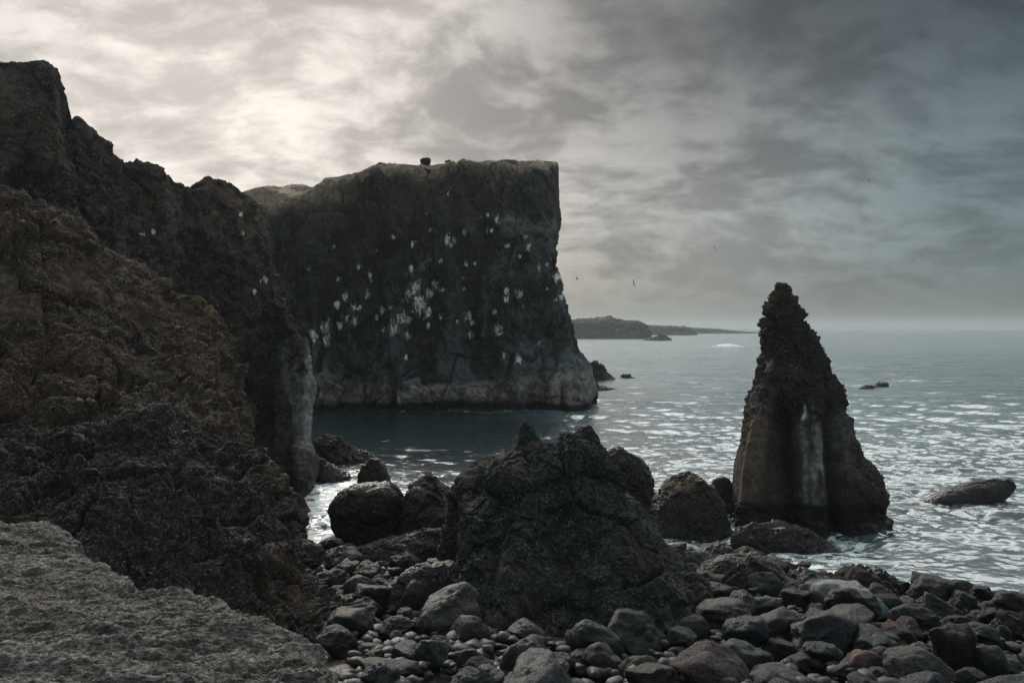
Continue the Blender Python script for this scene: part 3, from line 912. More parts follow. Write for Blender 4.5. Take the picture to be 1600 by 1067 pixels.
def stack():
    D0 = 45.0
    sil = [(880, 1125, 1400), (838, 1140, 1394), (812, 1141, 1389), (765, 1144, 1386), (735, 1147, 1374), (712, 1151, 1350), (690, 1156, 1344), (655, 1163, 1329),
           (620, 1172, 1322), (590, 1179, 1309), (560, 1184, 1297), (535, 1186, 1285), (515, 1188, 1273), (495, 1192, 1253), (478, 1197, 1248),
           (462, 1203, 1241), (452, 1206, 1238), (445, 1207, 1236)]
    lv = []
    for py, a, b in sil:
        z = EYE + (512 - py) / F * D0
        a, b = a + 7, b - 7 + 3 * (py < 500)
        xl, xr = (a - 800) / F * D0, (b - 800) / F * D0
        t = (xr - xl)
        yd = 0.42 * t + 0.25
        yc = D0 + 0.15
        lv.append((z, xl, xr, yc - yd * 0.95, yc + yd * 1.1))
    G, th = loft(lv, 760, 480, 2.2)
    G = close_top(G)
    N = grid_normals(G, True)
    cen = np.array([G[:, :, 0].mean(), D0, 4.0])
    if np.median(((G - cen) * N).sum(-1)) < 0:
        N = -N
    N[-4:] = (0, 0, 1)
    P = G.reshape(-1, 3)
    Nf = N.reshape(-1, 3)
    px, py = to_px(P)
    front = sstep(0.1, 0.5, -Nf[:, 1])
    low = sstep(600, 680, py)
    # big facets of the lower half: buttress, dark groove, slab, recess
    cxl = px - (1262 - 0.03 * (py - 700))
    groove = np.exp(-((px - (1222 + 0.06 * (py - 700))) / 24.0) ** 2)
    recess = np.exp(-((px - (1305 + 0.05 * (py - 700))) / 13.0) ** 2)
    butt = np.exp(-((px - (1180 - 0.16 * (py - 700))) / 12.0) ** 2)
    big = low * front * (-1.7 * groove - 1.2 * recess + 0.6 * butt)
    upper = 1 - sstep(640, 720, py)
    d = big
    rough = 0.24 * rock_disp(P, 1.6, 531, 0.8, 0.4, 0.6) + 0.12 * rock_disp(P, 0.5, 537, 0.8, 0.7, 0.7)
    foot = sstep(775, 800, py) + sstep(1322, 1345, px) * sstep(680, 700, py)
    rough = rough * (1 + 0.6 * (1 - sstep(500, 580, py)))
    smooth = (1 - upper) * (1 - np.clip(foot, 0, 1)) * 0.92
    d = d + rough * (1 - smooth) + smooth * 0.10 * rock_disp(P, 1.4, 541, 0.3, 0.5, 0.5, 0.5)
    taper = sstep(0, 1, np.clip((P[:, 2].max() - P[:, 2]) / 1.5, 0.25, 1))
    d *= 0.35 + 0.65 * taper
    P2 = P + Nf * d[:, None]
    px, py = to_px(P2)
    n1 = fbm(P2 * 0.9, 5, 55)
    pt = paint_new(len(P))
    fr = sstep(0.0, 0.3, -Nf[:, 1])
    slab = blob(px - 0.06 * (py - 700), py, 1269, 722, 18, 92, .6) * fr
    ns = fbm(P2 * np.array([2.2, 2.2, .5]), 4, 58)
    slab = sstep(0.25, 0.85, slab + 0.35 * ns) * fr
    paint_add(pt, 0.85 * slab * sstep(-.6, .35, ns + 0.5 * n1), (0.27, 0.30, 0.31))
    bt = (1 - sstep(1190, 1205, px + 0.14 * (py - 700))) * sstep(640, 660, py) * (1 - sstep(770, 790, py)) * fr
    paint_add(pt, 0.75 * bt * sstep(-0.8, 0, n1), (0.19, 0.14, 0.105))
    paint_add(pt, 0.5 * fr * sstep(640, 680, py) * (1 - sstep(765, 785, py)) * sstep(-.5, .3, n1), (0.062, 0.058, 0.055))
    paint_add(pt, 0.7 * blob(px, py, 1167, 650, 8, 30, .5) * fr, (0.14, 0.125, 0.045))
    paint_add(pt, 0.6 * (1 - sstep(1200, 1215, px)) * sstep(590, 605, py) * (1 - sstep(640, 660, py)) * sstep(-.2, .3, n1), (0.16, 0.15, 0.14))
    paint_add(pt, 0.6 * blob(px, py, 1198, 565, 9, 16, .5) * sstep(0, .3, n1), (0.35, 0.36, 0.36))
    paint_add(pt, 0.9 * blob(px, py, 1255, 645, 5, 14, .5) * sstep(-.1, .2, n1), (0.6, 0.64, 0.62))
    paint_add(pt, 0.5 * blob(px, py, 1318, 690, 18, 60, .5) * sstep(-.3, .2, n1), (0.12, 0.125, 0.125))
    paint_add(pt, 0.55 * np.exp(-((py - 772) / 9) ** 2) * sstep(-.2, .3, n1) * (1 - sstep(1250, 1300, px)), (0.14, 0.135, 0.13))
    paint_add(pt, 0.5 * (1 - sstep(500, 560, py)) * sstep(-.2, .4, n1), (0.085, 0.064, 0.048))
    paint_add(pt, sstep(782, 794, py), (0.016, 0.014, 0.014))
    o = grid_mesh("sea_stack", P2.reshape(G.shape), M_STACK, closed=True, paint=pt)
    tag(o, "tall pointed dark sea stack standing in the water with a pale slab", "sea stack")


def mound():
    D0 = 28.0
    sil = [(1040, 640, 1170), (975, 668, 1128), (940, 680, 1108), (900, 694, 1078), (865, 706, 1046), (830, 714, 1022), (795, 722, 1000), (765, 745, 984), (740, 772, 970),
           (718, 800, 956), (702, 832, 942), (692, 862, 925), (686, 880, 908)]
    lv = []
    for py, a, b in sil:
        z = EYE + (512 - py) / F * D0
        xl, xr = (a - 800) / F * D0, (b - 800) / F * D0
        t = xr - xl
        yd = 0.40 * t + 0.3
        fr = 0.62 * float(np.clip((py - 800) / 175.0, 0, 1.3)) * 4.2
        lv.append((z, xl, xr, D0 + 0.6 - yd * 1.05 - fr, D0 + 0.6 + yd))
    G, th = loft(lv, 1000, 460, 2.1)
    G = close_top(G)
    N = grid_normals(G, True)
    cen = np.array([G[:, :, 0].mean(), D0, 2.0])
    if np.median(((G - cen) * N).sum(-1)) < 0:
        N = -N
    N[-4:] = (0, 0, 1)
    P = G.reshape(-1, 3)
    Nf = N.reshape(-1, 3)
    d = 0.42 * rock_disp(P, 2.6, 631, 0.75, 0.25, 0.25) + 0.055 * rock_disp(P, 0.8, 637, 0.8, 0.5, 0.6)
    d += 0.028 * rock_disp(P, 0.25, 641, 0.7, 0.8, 0.8)
    d -= 0.2 * fissures(P, 0.34, 643)
    P2 = P + Nf * d[:, None]
    px, py = to_px(P2)
    n1 = fbm(P2 * 1.0, 5, 65)
    pt = paint_new(len(P))
    paint_add(pt, 0.6 * blob(px, py, 745, 930, 70, 80, .6) * sstep(-.1, .4, n1), (0.11, 0.092, 0.08))
    paint_add(pt, 0.9 * blob(px, py, 745, 958, 16, 9, .6) * sstep(-.2, .3, n1), (0.26, 0.18, 0.08))
    o = grid_mesh("rock_mound", P2.reshape(G.shape), M_MOUND, closed=True, paint=pt)
    tag(o, "huge dark rough rock mound rising from the boulder beach", "rock")


def lofted(name, D0, sil, mat, size, amp, label, cat, depth=0.8, power=2.4, nth=300, nz=180, seed=1, smooth=0.0, group=None, paint=None):
    lv = []
    for py, a, b in sil:
        z = EYE + (512 - py) / F * D0
        xl, xr = (a - 800) / F * D0, (b - 800) / F * D0
        t = xr - xl
        yd = 0.5 * depth * t + 0.05
        lv.append((z, xl, xr, D0 - yd, D0 + yd))
    G, th = loft(lv, nth, nz, power)
    # close the top
    top = G[-1].mean(0)
    G = np.concatenate([G, (G[-1:] * 0.5 + top * 0.5), np.repeat(top[None, None], nth, 1)], 0)
    N = grid_normals(G, True)
    cen = G.reshape(-1, 3).mean(0)
    if np.median(((G - cen) * N).sum(-1)) < 0:
        N = -N
    N[-1] = (0, 0, 1)
    N[-2] = (0, 0, 1)
    P = G.reshape(-1, 3)
    Nf = N.reshape(-1, 3)
    d = amp * rock_disp(P, size, seed, 0.6, 0.6 * (1 - smooth), 0.5 * (1 - smooth))
    d += amp * 0.4 * (1 - smooth) * rock_disp(P, size * 0.3, seed + 50, 0.7, 0.7, 0.7)
    P2 = P + Nf * d[:, None]
    pt = paint_new(len(P))
    if paint:
        paint(P2, Nf, pt)
    o = grid_mesh(name, P2.reshape(G.shape), mat, closed=True, paint=pt)
    tag(o, label, cat, group)
    return o


# ------------------------------------------------------------------ faceted boulders


_ico = {}


def ico(sub):
    if sub not in _ico:
        bm = bmesh.new()
        bmesh.ops.create_icosphere(bm, subdivisions=sub, radius=1.0)
        V = np.array([v.co[:] for v in bm.verts])
        T = np.array([[v.index for v in f.verts] for f in bm.faces])
        bm.free()
        _ico[sub] = (V / np.linalg.norm(V, axis=1, keepdims=True), T)
    return _ico[sub]


def boulder_verts(seed, sub=4, planes=13, soft=14.0, rough=0.04, lump=0.06):
    V, T = ico(sub)
    rng = np.random.RandomState(seed)
    n = rng.normal(size=(planes, 3))
    n /= np.linalg.norm(n, axis=1, keepdims=True)
    dd = rng.uniform(0.68, 1.0, planes)
    q = np.maximum(V @ n.T, 1e-3) / dd[None]
    r = 1.0 / (np.sum(q ** soft, 1) + 0.80 ** soft) ** (1 / soft)
    r = r + lump * fbm(V * 1.3, 3, seed) + rough * fbm(V * 3.2, 6, seed + 3, 0.58)
    return V * r[:, None], T


def boulder_mesh(name, seed, mat, **kw):
    V, T = boulder_verts(seed, **kw)
    ext = np.abs(V).max(0)
    V = V / ext
    me = bpy.data.meshes.new(name)
    o = raw_mesh(name, V, T, mat)
    return o


main_cliff()
ridge()
slope()
outcrop()
ledge()
stack()
mound()

# ------------------------------------------------------------------ named rocks in and by the water
def warm_top(cx, cy, rx, ry, col, k=0.8):
    def f(P, N, pt):
        px, py = to_px(P)
        n1 = fbm(P * 1.5, 4, 3)
        paint_add(pt, k * blob(px, py, cx, cy, rx, ry, .5) * sstep(-.3, .2, n1), col)
    return f


lofted("boulder", 37.5, [(850, 540, 612), (828, 524, 622), (810, 518, 626), (790, 518, 627), (772, 524, 624), (762, 534, 616), (757, 548, 602)],
       M_SEAROCK, 2.0, 0.26, "large smooth black boulder with a mossy top, left of the pair by the cove", "boulder", 0.85, 2.6, seed=701, smooth=.6,
       paint=warm_top(572, 766, 34, 8, (0.06, 0.065, 0.03), 0.6))
lofted("boulder", 37.2, [(852, 636, 712), (830, 628, 716), (805, 626, 714), (785, 628, 706), (770, 636, 700), (757, 648, 695), (747, 660, 690), (740, 668, 684)],
       M_SEAROCK, 1.8, 0.26, "large angular black boulder with a grey top beside the mound", "boulder", 0.85, 2.4, seed=703, smooth=.4,
       paint=warm_top(668, 765, 34, 16, (0.11, 0.11, 0.10)))
lofted("boulder", 40.5, [(775, 558, 612), (755, 559, 608), (740, 562, 606), (727, 568, 600), (718, 578, 592)],
       M_SEAROCK, 1.0, 0.12, "upright grey stone showing behind the smooth black boulder", "boulder", 0.8, 2.6, seed=705, smooth=.4)
lofted("rock_shoulder", 32.5, [(900, 690, 850), (850, 690, 850), (800, 700, 850), (770, 704, 850), (745, 716, 850), (728, 738, 845), (714, 775, 838), (707, 795, 825)],
       M_MOUND, 1.5, 0.22, "rough brown-topped rock shoulder against the left flank of the mound", "rock", 0.7, 2.2, 500, 260, seed=707,
       paint=warm_top(770, 735, 60, 28, (0.15, 0.125, 0.11)))
lofted("pointed_stone", 28.3, [(722, 800, 855), (705, 803, 852), (690, 806, 845), (675, 811, 836), (663, 816, 828), (657, 819, 824)],
       M_MOUND, 0.8, 0.07, "small pointed brown stone perched on the rock mound", "stone", 0.7, 2.6, 240, 140, seed=709,
       paint=warm_top(828, 690, 20, 30, (0.12, 0.095, 0.08)))
lofted("knob_stone", 28.6, [(720, 884, 938), (700, 888, 936), (685, 892, 934), (674, 900, 928), (667, 908, 920)],
       M_MOUND, 0.8, 0.09, "rounded knobbly stone on the top right of the mound", "stone", 0.9, 2.3, 240, 140, seed=711)
lofted("boulder", 36.0, [(800, 930, 1015), (775, 934, 1020), (755, 936, 1020), (735, 940, 1014), (718, 944, 1004), (706, 950, 985), (700, 958, 972)],
       M_SEAROCK, 1.2, 0.16, "dark brown boulder half hidden behind the mound's right shoulder", "boulder", 0.8, 2.4, 360, 200, seed=713)
lofted("boulder", 43.0, [(850, 1018, 1140), (830, 1018, 1138), (808, 1018, 1134), (785, 1020, 1126), (765, 1030, 1112), (750, 1042, 1098), (742, 1052, 1086), (738, 1062, 1076)],
       M_SEAROCK, 1.6, 0.22, "big rounded brown boulder in the surf left of the sea stack", "boulder", 0.9, 2.3, 420, 240, seed=715,
       paint=warm_top(1070, 752, 40, 16, (0.16, 0.105, 0.065)))
lofted("boulder", 46.5, [(800, 1108, 1150), (780, 1109, 1148), (765, 1110, 1146), (752, 1114, 1140), (746, 1120, 1132)],
       M_SEAROCK, 1.0, 0.14, "small dark boulder between the rounded brown boulder and stack", "boulder", 0.9, 2.4, 240, 140, seed=717)
lofted("wet_reef", 40.0, [(885, 1150, 1330), (868, 1144, 1318), (852, 1146, 1296), (838, 1150, 1280), (827, 1166, 1262), (820, 1180, 1240)],
       M_SEAROCK, 1.4, 0.22, "low wet black reef in front of the sea stack", "reef", 0.45, 2.3, 420, 160, seed=719)
lofted("slanted_rock", 50.0, [(818, 1446, 1570), (800, 1446, 1566), (790, 1446, 1564), (780, 1449, 1568), (770, 1464, 1578), (761, 1490, 1584), (753, 1526, 1583), (748, 1552, 1577)],
       M_SEAROCK, 1.6, 0.09, "flat slanting black rock alone in the sea at right", "rock", 0.45, 2.3, 420, 160, seed=721, smooth=.3,
       paint=lambda P, N, pt: paint_add(pt, 0.8 * np.ones(len(P), np.float32), (0.006, 0.006, 0.0065)))
lofted("skerry", 150.0, [(610, 1340, 1372), (606, 1342, 1366), (603, 1350, 1364), (602, 1354, 1362)], M_SEAROCK, 3, 0.25,
       "thin low skerry left of the far block of rock", "rock", 0.5, 2.2, 160, 60, seed=723)
lofted("skerry", 152.0, [(610, 1364, 1389), (604, 1364, 1388), (600, 1366, 1388), (598, 1370, 1386)], M_SEAROCK, 2, 0.3,
       "small square black skerry far out to the right of the stack", "rock", 0.7, 3.0, 160, 60, seed=725)
lofted("skerry", 168.0, [(598, 905, 960), (592, 908, 958), (585, 910, 952), (575, 912, 946), (568, 914, 938), (565, 918, 932)], M_SEAROCK, 4, 0.6,
       "humped dark rock at the foot of the cliff's far corner", "rock", 0.8, 2.2, 240, 120, seed=727)
lofted("skerry", 142.0, [(613, 905, 966), (609, 908, 962), (605, 910, 950), (601, 912, 938), (597, 915, 928)], M_SEAROCK, 3, 0.35,
       "low tapering ledge of rock running out from the cliff corner", "rock", 0.5, 2.2, 240, 80, seed=729)
lofted("skerry", 178.0, [(593, 970, 1002), (590, 971, 998), (587, 971, 988), (585, 973, 982)], M_SEAROCK, 3, 0.3,
       "tiny double-humped skerry off the cliff corner", "rock", 0.6, 2.2, 160, 60, seed=731)
lofted("skerry", 690.0, [(533, 1002, 1052), (530, 1008, 1050), (527, 1020, 1046), (524.5, 1026, 1042), (523.5, 1030, 1038)], M_FAR, 8, 0.9,
       "distant rocky islet before the far headland", "islet", 0.5, 2.2, 240, 80, seed=733)
lofted("cove_reef", 66.0, [(722, 462, 592), (712, 468, 582), (704, 472, 568), (697, 478, 552), (690, 486, 536), (684, 496, 524), (680, 504, 516)],
       M_SEAROCK, 1.6, 0.30, "low ragged black reef in the cove under the cliff", "reef", 0.5, 2.2, 360, 160, seed=735)
lofted("cove_reef", 58.0, [(752, 470, 548), (744, 472, 543), (736, 474, 534), (726, 476, 518), (718, 478, 505), (713, 482, 495)],
       M_SEAROCK, 1.5, 0.25, "small dark reef beside the buttress in the white water", "reef", 0.6, 2.2, 300, 120, seed=737)
lofted("boulder", 30.5, [(985, 1085, 1255), (960, 1083, 1252), (930, 1084, 1246), (905, 1088, 1232), (885, 1100, 1212), (872, 1118, 1188), (866, 1138, 1165)],
       M_SEAROCK, 1.5, 0.20, "massive round black boulder to the right of the mound", "boulder", 0.7, 2.3, 460, 240, seed=739, smooth=.5)
lofted("boulder", 36.5, [(885, 1080, 1156), (872, 1083, 1153), (862, 1090, 1148), (854, 1102, 1136), (850, 1110, 1124)],
       M_SEAROCK, 1.0, 0.12, "brown flat-topped rock at the water's edge beyond the black boulder", "boulder", 0.7, 2.3, 300, 120, seed=741)
lofted("rock_rib", 33.5, [(965, 1280, 1450), (940, 1284, 1440), (920, 1292, 1424), (905, 1300, 1400), (893, 1312, 1376), (887, 1325, 1350)],
       M_SEAROCK, 1.2, 0.22, "rough dark rock rib at the shoreline among boulders", "rock", 0.5, 2.2, 400, 180, seed=743)
lofted("rock_rib", 34.5, [(930, 1200, 1312), (912, 1206, 1306), (902, 1214, 1290), (894, 1226, 1262), (890, 1234, 1246)],
       M_SEAROCK, 1.0, 0.15, "low brown rock rib at the waterline behind the boulders", "rock", 0.5, 2.2, 300, 120, seed=745)
lofted("dark_boulder", 25.8, [(985, 595, 712), (950, 594, 712), (925, 600, 710), (905, 618, 706), (890, 640, 700), (882, 660, 692)],
       M_SEAROCK, 1.2, 0.14, "black shadowed boulder in the hollow left of the mound", "boulder", 0.6, 2.3, 300, 160, seed=747, smooth=.5)
lofted("dark_boulder", 34.5, [(925, 545, 720), (890, 545, 718), (865, 552, 716), (845, 590, 712), (834, 640, 705), (828, 660, 690)],
       M_SEAROCK, 1.3, 0.16, "long dark rock bar across the head of the boulder inlet", "rock", 0.5, 2.3, 400, 160, seed=749, smooth=.3)

# ------------------------------------------------------------------ beach
def shore(x):
    """distance of the waterline for a given x"""
    return np.interp(x, [-14, -9, 0, 8, 11, 14, 19, 30], [43, 42.5, 42, 40, 37, 35, 33, 30])


def beach_z(x, y):
    sl = np.where(shore(x) - y > 0, 0.115, 0.10)
    return (shore(x) - y) * sl


def beach():
    xs = np.linspace(-16, 34, 420)
    ys = np.linspace(6, 60, 420)
    X, Y = np.meshgrid(xs, ys)
    Z = beach_z(X, Y) - 0.22
    P = np.stack([X, Y, Z], -1)
    Z = Z + 0.18 * fbm(P.reshape(-1, 3) * 0.6, 5, 801).reshape(Z.shape)
    P[..., 2] = np.maximum(Z, -2.5)
    o = grid_mesh("beach", P, M_SEAROCK, paint=paint_new(P.shape[0] * P.shape[1]))
    if o.data.polygons[0].normal.z < 0:
        o.data.flip_normals()
    tag(o, "dark pebbly beach under the boulders", "beach", kind='structure')


beach()

RNG = random.Random(5)
MATS = {'g': M_BOULDER, 'd': M_BOULDER_D, 'l': M_BOULDER_L, 'p': M_BOULDER_P}
PROTO = {}
for k, m in MATS.items():
    for i in range(5):
        V, T = boulder_verts(900 + 31 * i + ord(k), 5, planes=RNG.choice([8, 10, 13, 18]), soft=RNG.choice([14, 22, 40]), rough=0.075, lump=0.13)
        ext = (V.max(0) - V.min(0)) / 2
        V = (V - (V.max(0) + V.min(0)) / 2) / ext
        me = bpy.data.meshes.new("boulder")
        tmp = raw_mesh("boulder", V, T, m, paint=paint_new(len(V)))
        PROTO[(k, i)] = tmp.data
        bpy.data.objects.remove(tmp)


def put_boulder(x, y, zc, sx, sy, sz, rot, k, i, label, group=None):
    o = bpy.data.objects.new("boulder", PROTO[(k, i)])
    o.location = (x, y, zc)
    o.scale = (sx, sy, sz)
    o.rotation_euler = rot
    COL.objects.link(o)
    tag(o, label, "boulder", group)
    return o


placed = []


def hero(px, pyb, w, h, D, k, i, label, tilt=0.0, depth=0.8, yaw=0.0, stain=None):
    """boulder whose picture box is centred on px, bottom pyb, w x h pixels, at distance D"""
    c = W(px, pyb - h / 2.0, D)
    r = w / F * D / 2
    rz = h / F * D / 2
    placed.append((c[0], c[1], max(r, depth * r) * 0.9))
    o = put_boulder(c[0], c[1], c[2], r, r * depth, rz, (0, tilt, yaw), k, i, label)
    if stain:
        me = o.data.copy()
        V = np.empty(len(me.vertices) * 3, np.float32)
        me.vertices.foreach_get('co', V)
        V = V.reshape(-1, 3)
        pt = paint_new(len(V))
        stain(V, fbm(V * 1.6, 5, 21), pt)
        me.attributes['paint'].data.foreach_set('color', pt.ravel())
        o.data = me


def white_blue(V, n, pt):
    paint_add(pt, 0.95 * sstep(-0.1, 0.35, V[:, 2] + 0.5 * n), (0.21, 0.22, 0.215))
    paint_add(pt, 0.9 * sstep(0.25, 0.6, V[:, 0] + 0.35 * n) * sstep(-.8, -.2, V[:, 2]), (0.12, 0.19, 0.23))


def red_top(V, n, pt):
    paint_add(pt, 0.9 * sstep(0.2, 0.6, V[:, 2] + 0.5 * n), (0.085, 0.045, 0.042))



hero(1163, 1024, 74, 64, 21.5, 'g', 0, "upright rounded grey boulder with a sloping right side", 0.15)
hero(1240, 1000, 46, 40, 23.5, 'g', 1, "round blue-grey boulder behind the upright rounded one")
hero(1430, 1080, 108, 70, 19.2, 'l', 0, "pale cracked oval boulder at the bottom right", 0.2)
hero(1495, 1050, 76, 76, 20.5, 'd', 0, "tall dark angular boulder with a flat left face", -0.1)
hero(1110, 1078, 130, 72, 18.8, 'p', 0, "large reddish grey boulder at the bottom edge", 0.1)
hero(930, 1040, 88, 66, 20.4, 'g', 2, "blue-grey two-humped boulder against the foot of the mound", 0.35)
hero(997, 1085, 64, 66, 18.9, 'l', 1, "squat grey boulder with a cracked underside", 0.0)
hero(1318, 962, 64, 46, 25.6, 'd', 1, "dark pyramid boulder in front of the white stained one")
hero(1352, 968, 52, 40, 25.4, 'd', 2, "black peaked boulder right of the dark pyramid")
hero(1330, 972, 120, 62, 26.6, 'l', 2, "big white and blue stained boulder among dark ones", 0.1, stain=white_blue)
hero(1386, 955, 54, 26, 28.0, 'l', 3, "pale oblong boulder lying above the white stained one", 0.05)
hero(1500, 988, 52, 28, 24.6, 'g', 3, "grey oblong boulder lying flat near the shore", 0.2)
hero(1532, 1005, 54, 32, 23.4, 'g', 4, "mottled grey boulder beside the flat oblong one", 0.1)
hero(1215, 1090, 110, 44, 18.6, 'l', 4, "broad pale grey boulder along the bottom edge")
hero(1345, 1068, 76, 52, 19.6, 'd', 3, "rough red-topped dark boulder in the bottom right", stain=red_top)
hero(1280, 1045, 60, 44, 20.6, 'g', 0, "blue-grey slanting boulder near the bottom centre right", 0.3)
hero(648, 1050, 52, 44, 20.6, 'l', 2, "smooth pale round boulder in the lower left heap")
hero(680, 1042, 40, 40, 21.2, 'g', 1, "grey wedge boulder beside the smooth pale one", 0.3)
hero(581, 1040, 48, 36, 21.0, 'g', 2, "teal-grey facetted boulder near the outcrop foot")
hero(568, 978, 56, 46, 24.8, 'd', 4, "dark tilted slab boulder in the lower left heap", 0.3)
hero(628, 930, 36, 30, 28.6, 'l', 3, "leaning pale boulder beside the hollow", 0.5)
hero(610, 1078, 110, 46, 18.7, 'd', 0, "flat dark slab of a boulder cut by the bottom edge, left of centre", 0.1)
hero(730, 1066, 56, 56, 19.8, 'g', 3, "tall two-lobed grey boulder under the mound's left foot", 0.2)
hero(750, 1078, 62, 48, 19.0, 'p', 1, "pinkish slanting boulder beside the tall two-lobed one", 0.4)
hero(828, 1040, 40, 44, 20.6, 'g', 4, "knobbed grey boulder standing in front of the mound", 0.1)
hero(896, 1036, 34, 26, 20.9, 'l', 0, "small near-white boulder below the mound")
hero(1575, 955, 50, 34, 27.8, 'd', 1, "round black boulder at the right edge by the surf")
hero(1535, 936, 36, 20, 30.5, 'd', 2, "small black boulder standing in the shallow surf")
hero(1497, 928, 50, 22, 31.5, 'd', 3, "low wet black boulder in the surf")
hero(1255, 892, 28, 16, 35.5, 'd', 4, "tiny wet rock in the surf below the reef")
hero(545, 905, 36, 28, 30.4, 'g', 1, "rounded grey boulder at the inlet's edge")
hero(522, 862, 30, 22, 34.0, 'd', 1, "small dark boulder nearest the inlet water")

# the field of boulders


def in_mound(x, y):
    return ((x - 1.6) / 4.7) ** 2 + ((y - 27.2) / 5.6) ** 2 < 0.9


def in_outcrop(x, y):
    px = 800 + x / y * F
    lim = np.interp(y, [18, 20.5, 22, 24, 26, 28, 33, 40], [520, 518, 512, 495, 470, 450, 440, 440])
    return px < lim + 6


NEAR = {
    'g': "rounded grey boulder in the heap along the bottom of the picture",
    'd': "dark rough boulder in the heap along the bottom of the picture",
    'l': "pale grey boulder in the heap along the bottom of the picture",
    'p': "reddish boulder in the heap along the bottom of the picture"}
INLET = {
    'g': "rounded grey boulder in the narrow inlet between outcrop and mound",
    'd': "dark boulder in the narrow inlet between outcrop and mound",
    'l': "pale boulder in the narrow inlet between outcrop and mound",
    'p': "reddish boulder in the narrow inlet between outcrop and mound"}
SHORE = {
    'g': "grey boulder on the wet shore at right",
    'd': "wet black boulder on the shore at right",
    'l': "pale boulder on the wet shore at right",
    'p': "reddish boulder on the wet shore at right"}
GN = {id(NEAR): "boulders heaped along the near beach", id(INLET): "boulders in the narrow inlet", id(SHORE): "boulders on the wet shore"}
count = 0
tries = 0
while count < 262 and tries < 40000:
    tries += 1
    y = RNG.uniform(17.2, 38.5)
    x = RNG.uniform(-8.5, 23)
    px = 800 + x / y * F
    if px > 1625 or in_mound(x, y) or in_outcrop(x, y):
        continue
    if y > shore(x) - 0.8:
        continue
    wet = y > shore(x) - 5.5
    r = RNG.choice([0.24, 0.3, 0.36, 0.44, 0.52, 0.62, 0.72]) * RNG.uniform(0.85, 1.15)
    ok = True
    for (a, b, rr) in placed:
        if (a - x) ** 2 + (b - y) ** 2 < (0.80 * (r + rr)) ** 2:
            ok = False
            break
    if not ok:
        continue
    placed.append((x, y, r))
    k = RNG.choice('dddddddgp' if wet and x > 4 else ('ddddddddg' if x < -0.2 and y > 21.5 else 'gggggddddlp'))
    reg = INLET if (x < -0.2 and y > 21.5) else (SHORE if wet or (x > 8 and y > 25.5) else NEAR)
    sq = RNG.uniform(0.72, 1.1)
    put_boulder(x, y, float(beach_z(x, y)) + r * sq * 0.35, r * RNG.uniform(1.0, 1.35), r * RNG.uniform(0.85, 1.15), r * sq,
                (RNG.uniform(-.35, .35), RNG.uniform(-.35, .35), RNG.uniform(0, 6.28)), k, RNG.randrange(5), reg[k], GN[id(reg)])
    count += 1


def cobbles():
    V0s = [boulder_verts(1200 + i, 2, 10, 12, 0.03, 0.06) for i in range(6)]
    Vs, Ts, n = [], [], 0
    rng = np.random.RandomState(3)
    made = 0
    while made < 4600:
        y = rng.uniform(14.5, 40)
        x = rng.uniform(-9, 27)
        px = 800 + x / y * F
        if px > 1900 or in_mound(x, y) or in_outcrop(x, y) or y > shore(x) - 0.2:
            continue
        V, T = V0s[rng.randint(6)]
        r = rng.choice([0.08, 0.11, 0.15, 0.2]) * rng.uniform(.8, 1.2)
        a = rng.uniform(0, 6.28)
        ca, sa = math.cos(a), math.sin(a)
        S = V * np.array([1.3, 1.0, 0.75]) * r
        S = np.stack([S[:, 0] * ca - S[:, 1] * sa, S[:, 0] * sa + S[:, 1] * ca, S[:, 2]], -1)
        S += np.array([x, y, float(beach_z(x, y)) + rng.uniform(-0.1, 0.12)])
        Vs.append(S)
        Ts.append(T + n)
        n += len(V)
        made += 1
    o = raw_mesh("cobbles", np.concatenate(Vs), np.concatenate(Ts), M_COBBLE, paint=paint_new(n))
    tag(o, "grey and black cobbles filling the gaps between the boulders", "cobbles", kind='stuff')


cobbles()

